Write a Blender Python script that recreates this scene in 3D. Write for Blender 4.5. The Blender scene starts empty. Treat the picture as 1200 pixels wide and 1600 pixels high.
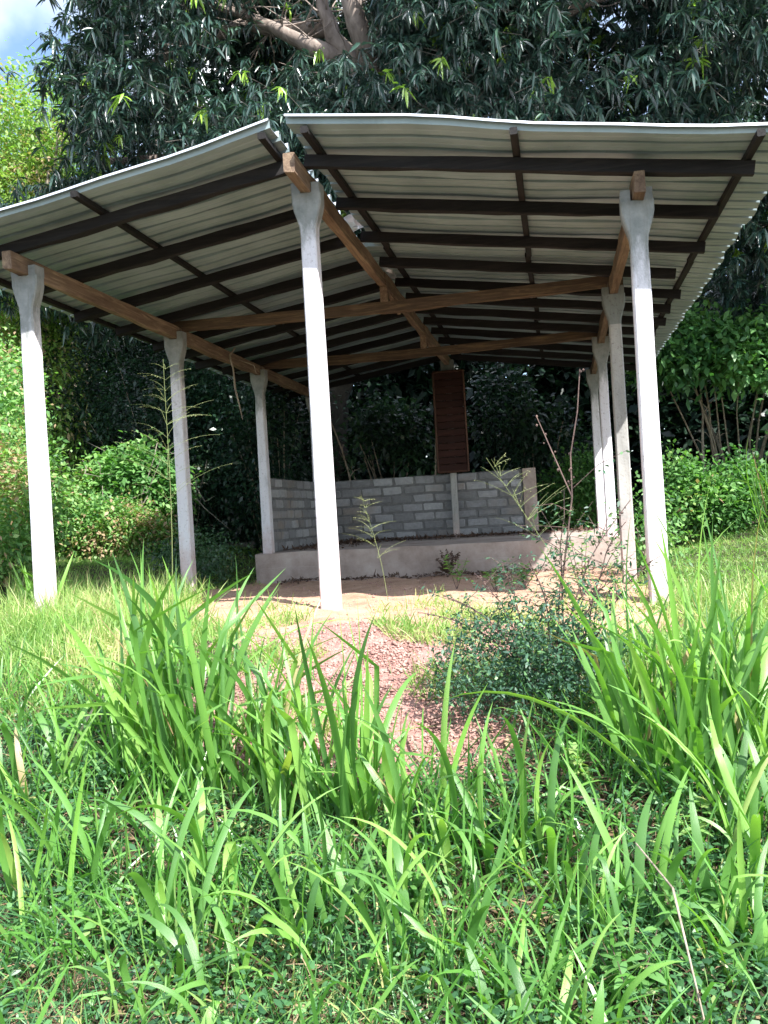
import bpy, math, random
import numpy as np
from mathutils import Vector, Matrix, noise as mn

random.seed(7); rng = np.random.default_rng(7)
S = bpy.context.scene
COL = S.collection

# ------------------------------------------------------------------ camera
CZ = 1.55
cam_d = bpy.data.cameras.new('camera'); cam = bpy.data.objects.new('camera', cam_d); COL.objects.link(cam)
cam_d.sensor_fit = 'VERTICAL'; cam_d.sensor_height = 32.0; cam_d.lens = 32.0 * 1368.36 / 1600
cam_d.clip_start = 0.05; cam_d.clip_end = 2000
rv = Vector((0.97857374, 0.19759756, -0.05786747)); uv = Vector((0.05721812, 0.00899898, 0.99832114)); fv = Vector((-0.19778657, 0.98024192, 0.0025))
M = Matrix((rv, uv, -fv)).transposed().to_4x4(); M.translation = Vector((0, 0, CZ)); cam.matrix_world = M
S.camera = cam

# ------------------------------------------------------------------ sky and sun
SUN = Vector((0.667, -0.613, 1.0)).normalized()
w = bpy.data.worlds.new('World'); S.world = w; w.use_nodes = True
nt = w.node_tree; nt.nodes.clear()
def wn(t, **k):
    n = nt.nodes.new(t)
    for a, b in k.items(): setattr(n, a, b)
    return n
sky = wn('ShaderNodeTexSky', sky_type='NISHITA', sun_disc=False)
sky.sun_elevation = math.asin(SUN.z); sky.sun_rotation = math.atan2(SUN.x, SUN.y)
sky.air_density = 1.0; sky.dust_density = 0.6; sky.ozone_density = 2.0
tc = wn('ShaderNodeTexCoord'); nz = wn('ShaderNodeTexNoise'); nz.inputs['Scale'].default_value = 2.2; nz.inputs['Detail'].default_value = 7
rp = wn('ShaderNodeValToRGB'); rp.color_ramp.elements[0].position = 0.45; rp.color_ramp.elements[1].position = 0.66
mx = wn('ShaderNodeMix', data_type='RGBA'); mx.inputs[7].default_value = (7.5, 7.8, 8.2, 1)
bg = wn('ShaderNodeBackground'); bg.inputs['Strength'].default_value = 0.13
wo = wn('ShaderNodeOutputWorld')
L = nt.links.new
L(tc.outputs['Generated'], nz.inputs['Vector']); L(nz.outputs['Fac'], rp.inputs['Fac']); L(rp.outputs['Color'], mx.inputs[0])
L(sky.outputs['Color'], mx.inputs[6]); L(mx.outputs[2], bg.inputs['Color']); L(bg.outputs['Background'], wo.inputs['Surface'])
sd = bpy.data.lights.new('sun', 'SUN'); sd.energy = 5.0; sd.angle = math.radians(0.5); sd.color = (1.0, 0.965, 0.92)
so = bpy.data.objects.new('sun', sd); COL.objects.link(so); so.rotation_mode = 'QUATERNION'; so.rotation_quaternion = SUN.to_track_quat('Z', 'Y')
so.location = (10, -9, 20)
vs = S.view_settings; vs.view_transform = 'Standard'; vs.look = 'None'; vs.exposure = 1.42; vs.gamma = 1.0; vs.use_curve_mapping = False
S.render.engine = 'CYCLES'
S.cycles.max_bounces = 6; S.cycles.diffuse_bounces = 3; S.cycles.transmission_bounces = 3; S.cycles.transparent_max_bounces = 4

# ------------------------------------------------------------------ helpers
def mesh_obj(name, V, Fc, mat, parent=None, tone=None, smooth=False, sizes=None):
    me = bpy.data.meshes.new(name)
    if isinstance(V, np.ndarray):
        n = len(V); k = Fc.shape[1]; m = len(Fc)
        me.vertices.add(n); me.vertices.foreach_set('co', V.astype(np.float32).ravel())
        me.loops.add(m * k); me.loops.foreach_set('vertex_index', Fc.astype(np.int32).ravel())
        me.polygons.add(m); me.polygons.foreach_set('loop_start', np.arange(0, m * k, k, dtype=np.int32))
        me.update(calc_edges=True)
    else:
        me.from_pydata(V, [], Fc)
    if tone is not None:
        a = me.attributes.new('tone', 'FLOAT', 'FACE'); a.data.foreach_set('value', np.asarray(tone, dtype=np.float32))
    if smooth: me.polygons.foreach_set('use_smooth', [True] * len(me.polygons))
    if mat: me.materials.append(mat)
    me.validate()
    o = bpy.data.objects.new(name, me); COL.objects.link(o)
    if parent: o.parent = parent; o.matrix_parent_inverse = Matrix.Translation(-Vector(parent.location))
    return o
def tag(o, label=None, cat=None, group=None, kind=None):
    if label: o['label'] = label
    if cat: o['category'] = cat
    if group: o['group'] = group
    if kind: o['kind'] = kind
    return o
def thing(name, label, cat, loc, group=None):
    o = bpy.data.objects.new(name, None); COL.objects.link(o); o.location = loc; o.empty_display_size = .2
    return tag(o, label, cat, group)
class MB:
    def __init__(s): s.v = []; s.f = []
    def add(s, vs_, fs_):
        b = len(s.v); s.v += [tuple(p) for p in vs_]; s.f += [tuple(b + i for i in f) for f in fs_]
    def tube(s, pts, rad, sides=6, wob=0.0):
        pts = [Vector(p) for p in pts]; n = len(pts)
        if not hasattr(rad, '__len__'): rad = [rad] * n
        ref = Vector((0.3, 0.9, 0.2)); vs_ = []; fs_ = []
        for i, p in enumerate(pts):
            d = (pts[min(i + 1, n - 1)] - pts[max(i - 1, 0)]).normalized()
            a = d.cross(ref)
            if a.length < .1: a = d.cross(Vector((1, 0, 0)))
            a.normalize(); b = d.cross(a)
            for k in range(sides):
                t = 2 * math.pi * k / sides; r = rad[i] * (1 + wob * random.uniform(-1, 1))
                vs_.append(p + a * (r * math.cos(t)) + b * (r * math.sin(t)))
        for i in range(n - 1):
            for k in range(sides):
                fs_.append((i * sides + k, i * sides + (k + 1) % sides, (i + 1) * sides + (k + 1) % sides, (i + 1) * sides + k))
        fs_.append(tuple(range(sides))[::-1]); fs_.append(tuple((n - 1) * sides + k for k in range(sides)))
        s.add(vs_, fs_)
    def timber(s, p0, p1, wd, ht, jit=.006, seg=10, wane=0.0, bow=0.0):
        # rough sawn member, top face up; p0/p1 = centre of the underside at both ends
        p0 = Vector(p0); p1 = Vector(p1); d = (p1 - p0).normalized(); sx = d.cross(Vector((0, 0, 1))).normalized(); up = sx.cross(d)
        vs_ = []; fs_ = []; sdv = random.uniform(0, 99)
        for i in range(seg + 1):
            t = i / seg; c = p0.lerp(p1, t) + up * (bow * 4 * t * (1 - t))
            g = lambda q, a=jit: a * 2 * (mn.noise(Vector((sdv + q * 7.3, t * seg * .45, q))) )
            ch = .006
            wn_ = wane * max(0, mn.noise(Vector((sdv, t * 6, 5))) + .25)
            lo = g(1) + wn_
            prof = [(-wd / 2 + ch, lo), (wd / 2 - ch, g(2)), (wd / 2, ch + g(2)), (wd / 2 + g(3), ht - ch), (wd / 2 - ch, ht + g(4) * .3), (-wd / 2 + ch, ht + g(4) * .3), (-wd / 2 + g(5), ht - ch), (-wd / 2, ch + lo)]
            vs_ += [c + sx * x + up * y for x, y in prof]
        for i in range(seg):
            for k in range(8): fs_.append((i * 8 + k, i * 8 + (k + 1) % 8, (i + 1) * 8 + (k + 1) % 8, (i + 1) * 8 + k))
        fs_.append(tuple(range(8))[::-1]); fs_.append(tuple(seg * 8 + k for k in range(8)))
        s.add(vs_, fs_)
    def build(s, name, mat, parent=None, smooth=False): return mesh_obj(name, s.v, s.f, mat, parent, smooth=smooth)

def norm(a): return a / np.maximum(np.linalg.norm(a, axis=-1, keepdims=True), 1e-9)
def leaves(P, D, U, Ln, Wd, droop=0.3, fold=0.0, ts=(0, .35, .72, 1), ws=(.12, 1, .72, .06), cols=2):
    """many leaves in one array: P base, D direction, U rough normal"""
    n = len(P); D = norm(D); Sd = norm(np.cross(D, U)); N = np.cross(Sd, D)
    K = len(ts); Ln = np.broadcast_to(Ln, (n,)); Wd = np.broadcast_to(Wd, (n,)); droop = np.broadcast_to(droop, (n,))
    V = np.zeros((n, K, cols, 3)); z = np.array([0, 0, 1.0])
    for i, (t, ww) in enumerate(zip(ts, ws)):
        c = P + D * (Ln * t)[:, None] - z * (droop * Ln * t * t)[:, None]
        if cols == 2:
            V[:, i, 0] = c - Sd * (Wd * ww / 2)[:, None]; V[:, i, 1] = c + Sd * (Wd * ww / 2)[:, None]
        else:
            e = N * (fold * Wd * ww)[:, None]
            V[:, i, 0] = c - Sd * (Wd * ww / 2)[:, None] + e; V[:, i, 1] = c; V[:, i, 2] = c + Sd * (Wd * ww / 2)[:, None] + e
    q = []
    for i in range(K - 1):
        for j in range(cols - 1): q.append((i * cols + j, i * cols + j + 1, (i + 1) * cols + j + 1, (i + 1) * cols + j))
    q = np.array(q); F = (np.arange(n)[:, None, None] * (K * cols) + q[None]).reshape(-1, 4)
    return V.reshape(-1, 3), F, len(q)
def leaf_obj(name, mat, parent, P, D, U, Ln, Wd, tone, **k):
    V, F, q = leaves(P, D, U, Ln, Wd, **k)
    return mesh_obj(name, V, F, mat, parent, tone=np.repeat(tone, q))
def rdir(n):
    return norm(rng.normal(size=(n, 3)))

def sst(a, b, x): t = np.clip((x - a) / (b - a), 0, 1); return t * t * (3 - 2 * t)
def G(x, y):
    x = np.asarray(x, float); y = np.asarray(y, float)
    z = np.interp(y, [-6, 2.3, 3.0, 3.9, 4.6, 5.2, 6.7, 8, 9.6, 12.4, 18, 60], [-.35, .0, .17, .47, .70, .80, .83, .80, .74, .62, .60, 1.6])
    z = z + .42 * sst(2.5, 4.4, -(x + 1.82)) * sst(7, 11, y) + .35 * sst(2.6, 5, x + 1.82) * sst(8, 16, y) - .07 * sst(1.6, 3, x + 1.82) * (1 - sst(8, 12, y)) * sst(4, 6, y)
    m = 1 - sst(2.2, 2.9, np.abs(x + 1.82)) * 0.0
    z = z + .03 * np.sin(x * 2.1 + 1) * np.cos(y * 1.7) + .015 * np.sin(x * 6.3 + y * 4.1)
    return z
def Gp(x, y, dz=0): return (x, y, float(G(x, y)) + dz)

# ------------------------------------------------------------------ materials
def mat(name):
    m = bpy.data.materials.new(name); m.use_nodes = True; t = m.node_tree; t.nodes.clear()
    o = t.nodes.new('ShaderNodeOutputMaterial'); p = t.nodes.new('ShaderNodeBsdfPrincipled'); t.links.new(p.outputs[0], o.inputs[0])
    return m, t, p, o
def nd(t, ty, **k):
    n = t.nodes.new(ty)
    for a, b in k.items():
        if a.startswith('i_'): n.inputs[a[2:].replace('_', ' ')].default_value = b
        else: setattr(n, a, b)
    return n
def ramp(t, fac, stops):
    r = t.nodes.new('ShaderNodeValToRGB'); e = r.color_ramp.elements
    while len(e) < len(stops): e.new(.5)
    for i, (p, c) in enumerate(stops): e[i].position = p; e[i].color = (*c, 1) if len(c) == 3 else c
    t.links.new(fac, r.inputs['Fac']); return r.outputs['Color']
def noise_(t, scale, detail=6, rough=.6, vec=None, dist=0):
    n = nd(t, 'ShaderNodeTexNoise'); n.inputs['Scale'].default_value = scale; n.inputs['Detail'].default_value = detail; n.inputs['Roughness'].default_value = rough; n.inputs['Distortion'].default_value = dist
    if vec is not None: t.links.new(vec, n.inputs['Vector'])
    return n.outputs['Fac']
def mixc(t, f, a, b, mode='MIX'):
    n = nd(t, 'ShaderNodeMix', data_type='RGBA', blend_type=mode)
    for s_, v in ((0, f), (6, a), (7, b)):
        if hasattr(v, 'node'): t.links.new(v, n.inputs[s_])
        else: n.inputs[s_].default_value = v if s_ == 0 else (*v, 1)
    return n.outputs[2]
def bump(t, p, h, strength=.4, dist=.01):
    b = nd(t, 'ShaderNodeBump'); b.inputs['Strength'].default_value = strength; b.inputs['Distance'].default_value = dist
    t.links.new(h, b.inputs['Height']); t.links.new(b.outputs[0], p.inputs['Normal'])
def objco(t, scale=(1, 1, 1)):
    c = nd(t, 'ShaderNodeTexCoord'); m = nd(t, 'ShaderNodeMapping'); m.inputs['Scale'].default_value = scale
    t.links.new(c.outputs['Object'], m.inputs['Vector']); return m.outputs[0]
def geoco(t, scale=(1, 1, 1)):
    c = nd(t, 'ShaderNodeNewGeometry'); m = nd(t, 'ShaderNodeMapping'); m.inputs['Scale'].default_value = scale
    t.links.new(c.outputs['Position'], m.inputs['Vector']); return m.outputs[0]

def leaf_mat(name, stops, rough=.4, trans=.3, spec=.5, tcol=None):
    m, t, p, o = mat(name)
    a = nd(t, 'ShaderNodeAttribute', attribute_name='tone')
    c = ramp(t, a.outputs['Fac'], stops)
    t.links.new(c, p.inputs['Base Color']); p.inputs['Roughness'].default_value = rough; p.inputs['Specular IOR Level'].default_value = spec
    tr = nd(t, 'ShaderNodeBsdfTranslucent'); mx_ = nd(t, 'ShaderNodeMixShader'); mx_.inputs[0].default_value = trans
    br = mixc(t, 1.0, c, tcol or (1.5, 1.9, .7), 'MULTIPLY'); t.links.new(br, tr.inputs[0])
    t.links.new(p.outputs[0], mx_.inputs[1]); t.links.new(tr.outputs[0], mx_.inputs[2]); t.links.new(mx_.outputs[0], o.inputs[0])
    return m
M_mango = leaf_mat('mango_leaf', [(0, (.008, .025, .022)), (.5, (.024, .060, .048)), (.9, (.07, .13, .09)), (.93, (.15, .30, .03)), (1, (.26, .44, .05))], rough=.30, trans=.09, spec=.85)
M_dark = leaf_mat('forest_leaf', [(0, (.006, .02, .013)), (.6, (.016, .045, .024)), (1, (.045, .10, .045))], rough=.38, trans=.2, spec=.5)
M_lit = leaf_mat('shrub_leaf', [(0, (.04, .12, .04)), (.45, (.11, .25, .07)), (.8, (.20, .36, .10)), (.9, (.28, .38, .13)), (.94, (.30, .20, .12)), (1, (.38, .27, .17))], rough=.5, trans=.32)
M_vine = leaf_mat('vine_leaf', [(0, (.07, .14, .04)), (.5, (.19, .32, .07)), (.8, (.30, .40, .10)), (.86, (.33, .24, .14)), (1, (.42, .31, .2))], rough=.5, trans=.35)
M_lawn = leaf_mat('lawn_grass', [(0, (.08, .17, .04)), (.5, (.17, .31, .07)), (.8, (.27, .38, .11)), (1, (.46, .42, .22))], rough=.5, trans=.35)
M_cover = leaf_mat('ground_cover_leaf', [(0, (.03, .09, .04)), (.6, (.08, .20, .075)), (.9, (.16, .32, .11)), (1, (.35, .34, .14))], rough=.45, trans=.25)
M_tall = leaf_mat('tall_grass', [(0, (.06, .17, .03)), (.6, (.12, .29, .06)), (1, (.25, .38, .12))], rough=.38, trans=.3, spec=.7)
M_straw = leaf_mat('dry_straw', [(0, (.10, .06, .035)), (.5, (.24, .16, .09)), (1, (.45, .34, .22))], rough=.7, trans=.15, tcol=(1.1, 1, .8))
M_shr = leaf_mat('wiry_shrub_leaf', [(0, (.025, .06, .045)), (.6, (.055, .13, .075)), (1, (.14, .27, .10))], rough=.5, trans=.2)
M_panic = leaf_mat('seed_head', [(0, (.25, .30, .12)), (1, (.5, .5, .25))], rough=.6, trans=.3, tcol=(1.2, 1.2, .8))

def blade_mat():
    m, t, p, o = mat('guinea_grass_blade')
    oi = nd(t, 'ShaderNodeObjectInfo')
    c = ramp(t, oi.outputs['Random'], [(0, (.05, .14, .035)), (.35, (.10, .24, .055)), (.7, (.16, .34, .07)), (.965, (.23, .40, .10)), (.975, (.25, .25, .10)), (1, (.30, .22, .13))])
    uvn = objco(t, (60, 1.2, 1)); n = noise_(t, 3, 3, .5, uvn)
    c = mixc(t, n, c, mixc(t, 1.0, c, (1.35, 1.25, 1.2), 'MULTIPLY'))
    t.links.new(c, p.inputs['Base Color']); p.inputs['Roughness'].default_value = .36; p.inputs['Specular IOR Level'].default_value = .7
    bump(t, p, n, .3, .002)
    tr = nd(t, 'ShaderNodeBsdfTranslucent'); mx_ = nd(t, 'ShaderNodeMixShader'); mx_.inputs[0].default_value = .34
    t.links.new(mixc(t, 1.0, c, (1.5, 1.7, .5), 'MULTIPLY'), tr.inputs[0])
    t.links.new(p.outputs[0], mx_.inputs[1]); t.links.new(tr.outputs[0], mx_.inputs[2]); t.links.new(mx_.outputs[0], o.inputs[0])
    return m
M_blade = blade_mat()

def bark_mat(name, a, b, sc=6):
    m, t, p, o = mat(name); v = geoco(t, (1, 1, .35)); n = noise_(t, sc, 8, .65, v, .5)
    t.links.new(ramp(t, n, [(.3, a), (.7, b)]), p.inputs['Base Color']); p.inputs['Roughness'].default_value = .85
    bump(t, p, n, .7, .03); return m
M_bark = bark_mat('mango_bark', (.10, .075, .06), (.34, .28, .24))
M_shadebark = bark_mat('shade_darkened_mango_bark', (.025, .022, .018), (.10, .09, .075), 5)  # darker copy of the mango bark, deep shade under the crown put into its colour
M_twig = bark_mat('pale_twig', (.16, .12, .09), (.42, .36, .28), 20)
M_stem = bark_mat('brown_stem', (.05, .03, .03), (.17, .11, .09), 30)

HSZ, HCZ = 3.7278, 4.1055
def conc(name, white, grey, lo=.45, hi=.6, dirtz=1.15, dirt=(.50, .36, .33), topz=None):
    m, t, p, o = mat(name)
    n1 = noise_(t, 3.5, 8, .65, geoco(t, (1, 1, .35))); n2 = noise_(t, 40, 4, .6, geoco(t)); n3 = noise_(t, 9, 6, .6, geoco(t))
    c = ramp(t, n1, [(lo, grey), (hi, white)])
    sp = ramp(t, n2, [(.30, (.55, .5, .48)), (.42, (1, 1, 1))]); c = mixc(t, .75, c, sp, 'MULTIPLY')
    g = nd(t, 'ShaderNodeNewGeometry'); sx = nd(t, 'ShaderNodeSeparateXYZ'); t.links.new(g.outputs['Position'], sx.inputs[0])
    a = nd(t, 'ShaderNodeMath', operation='MULTIPLY_ADD'); t.links.new(n3, a.inputs[0]); a.inputs[1].default_value = .9; t.links.new(sx.outputs[2], a.inputs[2])
    f = nd(t, 'ShaderNodeMapRange'); t.links.new(a.outputs[0], f.inputs[0]); f.inputs[1].default_value = dirtz + .25; f.inputs[2].default_value = dirtz + .8; f.inputs[3].default_value = .8; f.inputs[4].default_value = 0
    c = mixc(t, f.outputs[0], c, mixc(t, .6, dirt, sp, 'MULTIPLY'))
    if topz:   # lime wash ends unevenly below the bare concrete head
        n4 = noise_(t, 7, 7, .7, geoco(t, (1, 1, .3))); a2 = nd(t, 'ShaderNodeMath', operation='MULTIPLY_ADD'); t.links.new(n4, a2.inputs[0]); a2.inputs[1].default_value = 1.1; t.links.new(sx.outputs[2], a2.inputs[2])
        f2 = nd(t, 'ShaderNodeMapRange'); t.links.new(a2.outputs[0], f2.inputs[0]); f2.inputs[1].default_value = topz + .20; f2.inputs[2].default_value = topz + .46; f2.inputs[4].default_value = .9
        c = mixc(t, f2.outputs[0], c, ramp(t, n3, [(.3, (.12, .14, .13)), (.7, (.27, .285, .27))]))
    # stains, mould and hairline streaks running down
    n5 = noise_(t, 5, 9, .75, geoco(t, (3, 3, .25)), .8); c = mixc(t, .8, c, ramp(t, n5, [(.30, (.52, .50, .46)), (.40, (.9, .89, .87)), (.5, (1, 1, 1))]), 'MULTIPLY')
    t.links.new(c, p.inputs['Base Color']); p.inputs['Roughness'].default_value = .85
    ad = nd(t, 'ShaderNodeMath', operation='ADD'); t.links.new(n2, ad.inputs[0]); t.links.new(n3, ad.inputs[1]); bump(t, p, ad.outputs[0], .5, .008)
    return m
M_postm = conc('limewashed_centre_post', (.66, .645, .685), (.46, .45, .47), .33, .43, topz=HCZ - .12)
M_post = conc('limewashed_post', (.66, .645, .685), (.46, .45, .47), .33, .43, topz=HSZ - .25)
M_cap = conc('bare_concrete', (.22, .235, .225), (.11, .13, .125), .35, .65, -3)
M_grey = conc('grey_concrete_post', (.42, .41, .39), (.25, .25, .24), .35, .65)

def block_mat():
    m, t, p, o = mat('cement_block'); oi = nd(t, 'ShaderNodeObjectInfo')
    n1 = noise_(t, 14, 8, .7, geoco(t)); n2 = noise_(t, 120, 3, .6, geoco(t)); n3 = noise_(t, 1.6, 3, .5, geoco(t))
    c = ramp(t, oi.outputs['Random'], [(0, (.18, .185, .195)), (.5, (.25, .255, .27)), (1, (.36, .37, .39))])
    c = mixc(t, .55, c, ramp(t, n1, [(.3, (.6, .58, .56)), (.65, (1.25, 1.2, 1.15))]), 'MULTIPLY')
    c = mixc(t, ramp(t, n3, [(.55, (0, 0, 0)), (.75, (.6, .6, .6))]), c, (.27, .20, .14))
    t.links.new(c, p.inputs['Base Color']); p.inputs['Roughness'].default_value = .95
    ad = nd(t, 'ShaderNodeMath', operation='ADD'); t.links.new(n1, ad.inputs[0]); t.links.new(n2, ad.inputs[1]); bump(t, p, ad.outputs[0], .8, .012)
    return m
M_block = block_mat()
def simple(name, stops, sc, rough=.9, bs=.5, bd=.01, stretch=(1, 1, 1)):
    m, t, p, o = mat(name); n = noise_(t, sc, 8, .65, geoco(t, stretch)); t.links.new(ramp(t, n, stops), p.inputs['Base Color'])
    p.inputs['Roughness'].default_value = rough; n2 = noise_(t, sc * 6, 5, .6, geoco(t, stretch)); bump(t, p, n2, bs, bd); return m
M_mortar = simple('mortar', [(.3, (.10, .10, .102)), (.7, (.19, .188, .19))], 10, bd=.015)
M_slab = simple('platform_concrete', [(.25, (.22, .165, .14)), (.5, (.36, .29, .255)), (.75, (.47, .40, .365))], 3.2, bd=.012)
M_debris = simple('dead_leaf', [(.3, (.035, .02, .015)), (.7, (.14, .08, .05))], 30)
M_trunkdark = simple('sapling_bark', [(.3, (.08, .07, .06)), (.7, (.28, .25, .2))], 12, stretch=(1, 1, .3))

def wood(name, a, b, c_, sc=1.0, rough=.75, axis=0):
    m, t, p, o = mat(name); st = [14, 14, 14]; st[axis] = .9
    oi = nd(t, 'ShaderNodeObjectInfo')
    v = geoco(t, tuple(s_ * sc for s_ in st)); n = noise_(t, 1.6, 9, .7, v, 1.2); n2 = noise_(t, 2.0, 4, .6, geoco(t))
    c = ramp(t, n, [(.25, a), (.5, b), (.75, c_)]); c = mixc(t, .6, c, ramp(t, n2, [(.3, (.55, .5, .48)), (.6, (1.1, 1.1, 1.1))]), 'MULTIPLY')
    hv = nd(t, 'ShaderNodeHueSaturation'); t.links.new(c, hv.inputs['Color'])
    mr = nd(t, 'ShaderNodeMapRange'); t.links.new(oi.outputs['Random'], mr.inputs[0]); mr.inputs[3].default_value = .7; mr.inputs[4].default_value = 1.2; t.links.new(mr.outputs[0], hv.inputs['Value'])
    t.links.new(hv.outputs[0], p.inputs['Base Color']); p.inputs['Roughness'].default_value = rough; p.inputs['Specular IOR Level'].default_value = .25; bump(t, p, n, .6, .008); return m
M_beam = wood('pine_beam', (.085, .052, .036), (.21, .145, .10), (.42, .32, .21), axis=1)
M_tie = wood('sawn_tie', (.045, .03, .021), (.105, .072, .048), (.26, .18, .10), axis=0)
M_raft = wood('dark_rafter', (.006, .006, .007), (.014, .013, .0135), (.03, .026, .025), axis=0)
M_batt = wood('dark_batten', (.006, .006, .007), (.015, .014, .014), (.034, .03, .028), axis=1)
M_plank = wood('red_brown_plank', (.016, .006, .005), (.034, .011, .008), (.06, .02, .013), axis=0)
M_frame = wood('board_frame', (.06, .028, .02), (.10, .05, .035), (.15, .08, .05), axis=2)

def sheet_mat():
    m, t, p, o = mat('painted_iron_sheet'); g = nd(t, 'ShaderNodeNewGeometry')
    n = noise_(t, 2.2, 5, .6, geoco(t)); n2 = noise_(t, 1.2, 7, .7, geoco(t, (5, .8, 1)))
    und = ramp(t, n, [(.35, (.235, .31, .325)), (.65, (.33, .42, .445))])
    und = mixc(t, ramp(t, n2, [(.6, (0, 0, 0)), (.8, (.5, .5, .5))]), und, (.14, .17, .14))
    n6 = noise_(t, 1.0, 9, .75, geoco(t, (1.2, 7, 1))); und = mixc(t, ramp(t, n6, [(.63, (0, 0, 0)), (.72, (.55, .55, .55))]), und, (.16, .085, .045))
    sx = nd(t, 'ShaderNodeSeparateXYZ'); t.links.new(g.outputs['Normal'], sx.inputs[0])
    p.inputs['Roughness'].default_value = .42; p.inputs['Metallic'].default_value = .0
    t.links.new(und, p.inputs['Base Color'])
    return m
M_sheet = sheet_mat()
mm, t_, p_, o_ = mat('zinc_sheet_top'); p_.inputs['Base Color'].default_value = (.72, .75, .80, 1); p_.inputs['Metallic'].default_value = .55; p_.inputs['Roughness'].default_value = .38; M_zinc = mm

def ground_mat():
    m, t, p, o = mat('soil_and_turf'); g = nd(t, 'ShaderNodeNewGeometry')
    a = nd(t, 'ShaderNodeAttribute', attribute_name='zone')
    n = noise_(t, 2.5, 8, .65, geoco(t)); nf = noise_(t, 30, 6, .7, geoco(t)); ng = noise_(t, 90, 3, .6, geoco(t))
    sand = ramp(t, n, [(.3, (.36, .20, .13)), (.5, (.50, .31, .21)), (.7, (.58, .39, .29))])
    sand = mixc(t, .5, sand, ramp(t, nf, [(.3, (.62, .58, .56)), (.6, (1.1, 1.1, 1.1))]), 'MULTIPLY')
    red = ramp(t, nf, [(.3, (.16, .07, .06)), (.5, (.34, .18, .15)), (.75, (.50, .31, .26))])
    turf = ramp(t, n, [(.3, (.022, .016, .011)), (.7, (.07, .05, .03))])
    sp = nd(t, 'ShaderNodeSeparateColor'); t.links.new(a.outputs['Color'], sp.inputs[0])
    wob = nd(t, 'ShaderNodeMath', operation='MULTIPLY_ADD'); t.links.new(nf, wob.inputs[0]); wob.inputs[1].default_value = .5; t.links.new(sp.outputs[0], wob.inputs[2])
    fs = nd(t, 'ShaderNodeMapRange'); t.links.new(wob.outputs[0], fs.inputs[0]); fs.inputs[1].default_value = .62; fs.inputs[2].default_value = .85
    wr = nd(t, 'ShaderNodeMath', operation='MULTIPLY_ADD'); t.links.new(nf, wr.inputs[0]); wr.inputs[1].default_value = .5; t.links.new(sp.outputs[1], wr.inputs[2])
    fr = nd(t, 'ShaderNodeMapRange'); t.links.new(wr.outputs[0], fr.inputs[0]); fr.inputs[1].default_value = .62; fr.inputs[2].default_value = .85
    c = mixc(t, fs.outputs[0], turf, sand); c = mixc(t, fr.outputs[0], c, red)
    t.links.new(c, p.inputs['Base Color']); p.inputs['Roughness'].default_value = .95
    ad = nd(t, 'ShaderNodeMath', operation='ADD'); t.links.new(nf, ad.inputs[0]); t.links.new(ng, ad.inputs[1]); bump(t, p, ad.outputs[0], .7, .02)
    return m
M_ground = ground_mat()

# ------------------------------------------------------------------ ground
def sandm(x, y):   # bare earth under and before the roof
    return sst(5.0, 5.6, y) * (1 - sst(12.6, 13, y)) * sst(-.35, .25, x - np.interp(y, [5, 5.5, 6.5, 7.5, 9.6, 13], [-2.1, -2.3, -2.9, -3.45, -4.25, -4.6]) + .10 * np.sin(y * 3)) * (1 - sst(.5, 1.05, x + .15 * np.sin(y * 2.2)))
def redm(x, y):    # gravelly slope
    return sst(3.5, 3.95, y) * (1 - sst(5.2, 6.0, y)) * sst(-2.4, -1.5, x + .1 * np.sin(y * 5)) * (1 - sst(-.45, .0, x + .1 * np.sin(y * 4)))
def axis_(a, b, fine0, fine1, fs_, cs):
    return np.unique(np.concatenate([np.arange(fine0, fine1, fs_), -np.geomspace(1, -a + fine0 + 1, cs) + 1 + fine0, np.geomspace(1, b - fine1 + 1, cs) - 1 + fine1]))
gx = axis_(-300, 300, -7, 4, .09, 26); gy = axis_(-60, 500, 1.2, 13, .07, 30)
X, Y = np.meshgrid(gx, gy); Z = G(X, Y)
fine = (X > -7) & (X < 4) & (Y > 1) & (Y < 13)
Z = Z + fine * (rng.normal(size=X.shape) * .006)
V = np.stack([X, Y, Z], -1).reshape(-1, 3); nx, ny = len(gx), len(gy)
ii, jj = np.meshgrid(np.arange(nx - 1), np.arange(ny - 1)); b = (jj * nx + ii).ravel()
F = np.stack([b, b + 1, b + nx + 1, b + nx], -1)
g = mesh_obj('ground', V, F, M_ground, smooth=True); tag(g, 'uneven ground of red earth and turf under and around the shelter', kind='structure')
ca = g.data.color_attributes.new('zone', 'FLOAT_COLOR', 'POINT')
sm = sandm(X, Y).ravel(); rm = redm(X, Y).ravel()
ca.data.foreach_set('color', np.stack([sm, rm, sm * 0, sm * 0 + 1], -1).astype(np.float32).ravel())

# ------------------------------------------------------------------ the shelter
XC, Y1, W, HS, HC, HP, SP = -1.8187, 6.698, 2.4911, 3.7278, 4.1055, 1.069, 2.9
SLP = (HC - HS) / W
XL, XR = XC - W, XC + W
ROW = [Y1 + SP * i for i in range(4)]
def zr(x, off=0): return HC + .15 + off - SLP * abs(x - XC)
sh = thing('open_shelter', 'open-sided shelter with white concrete posts and a gabled corrugated iron roof', 'shelter', (XC, 11, .7))

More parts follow.
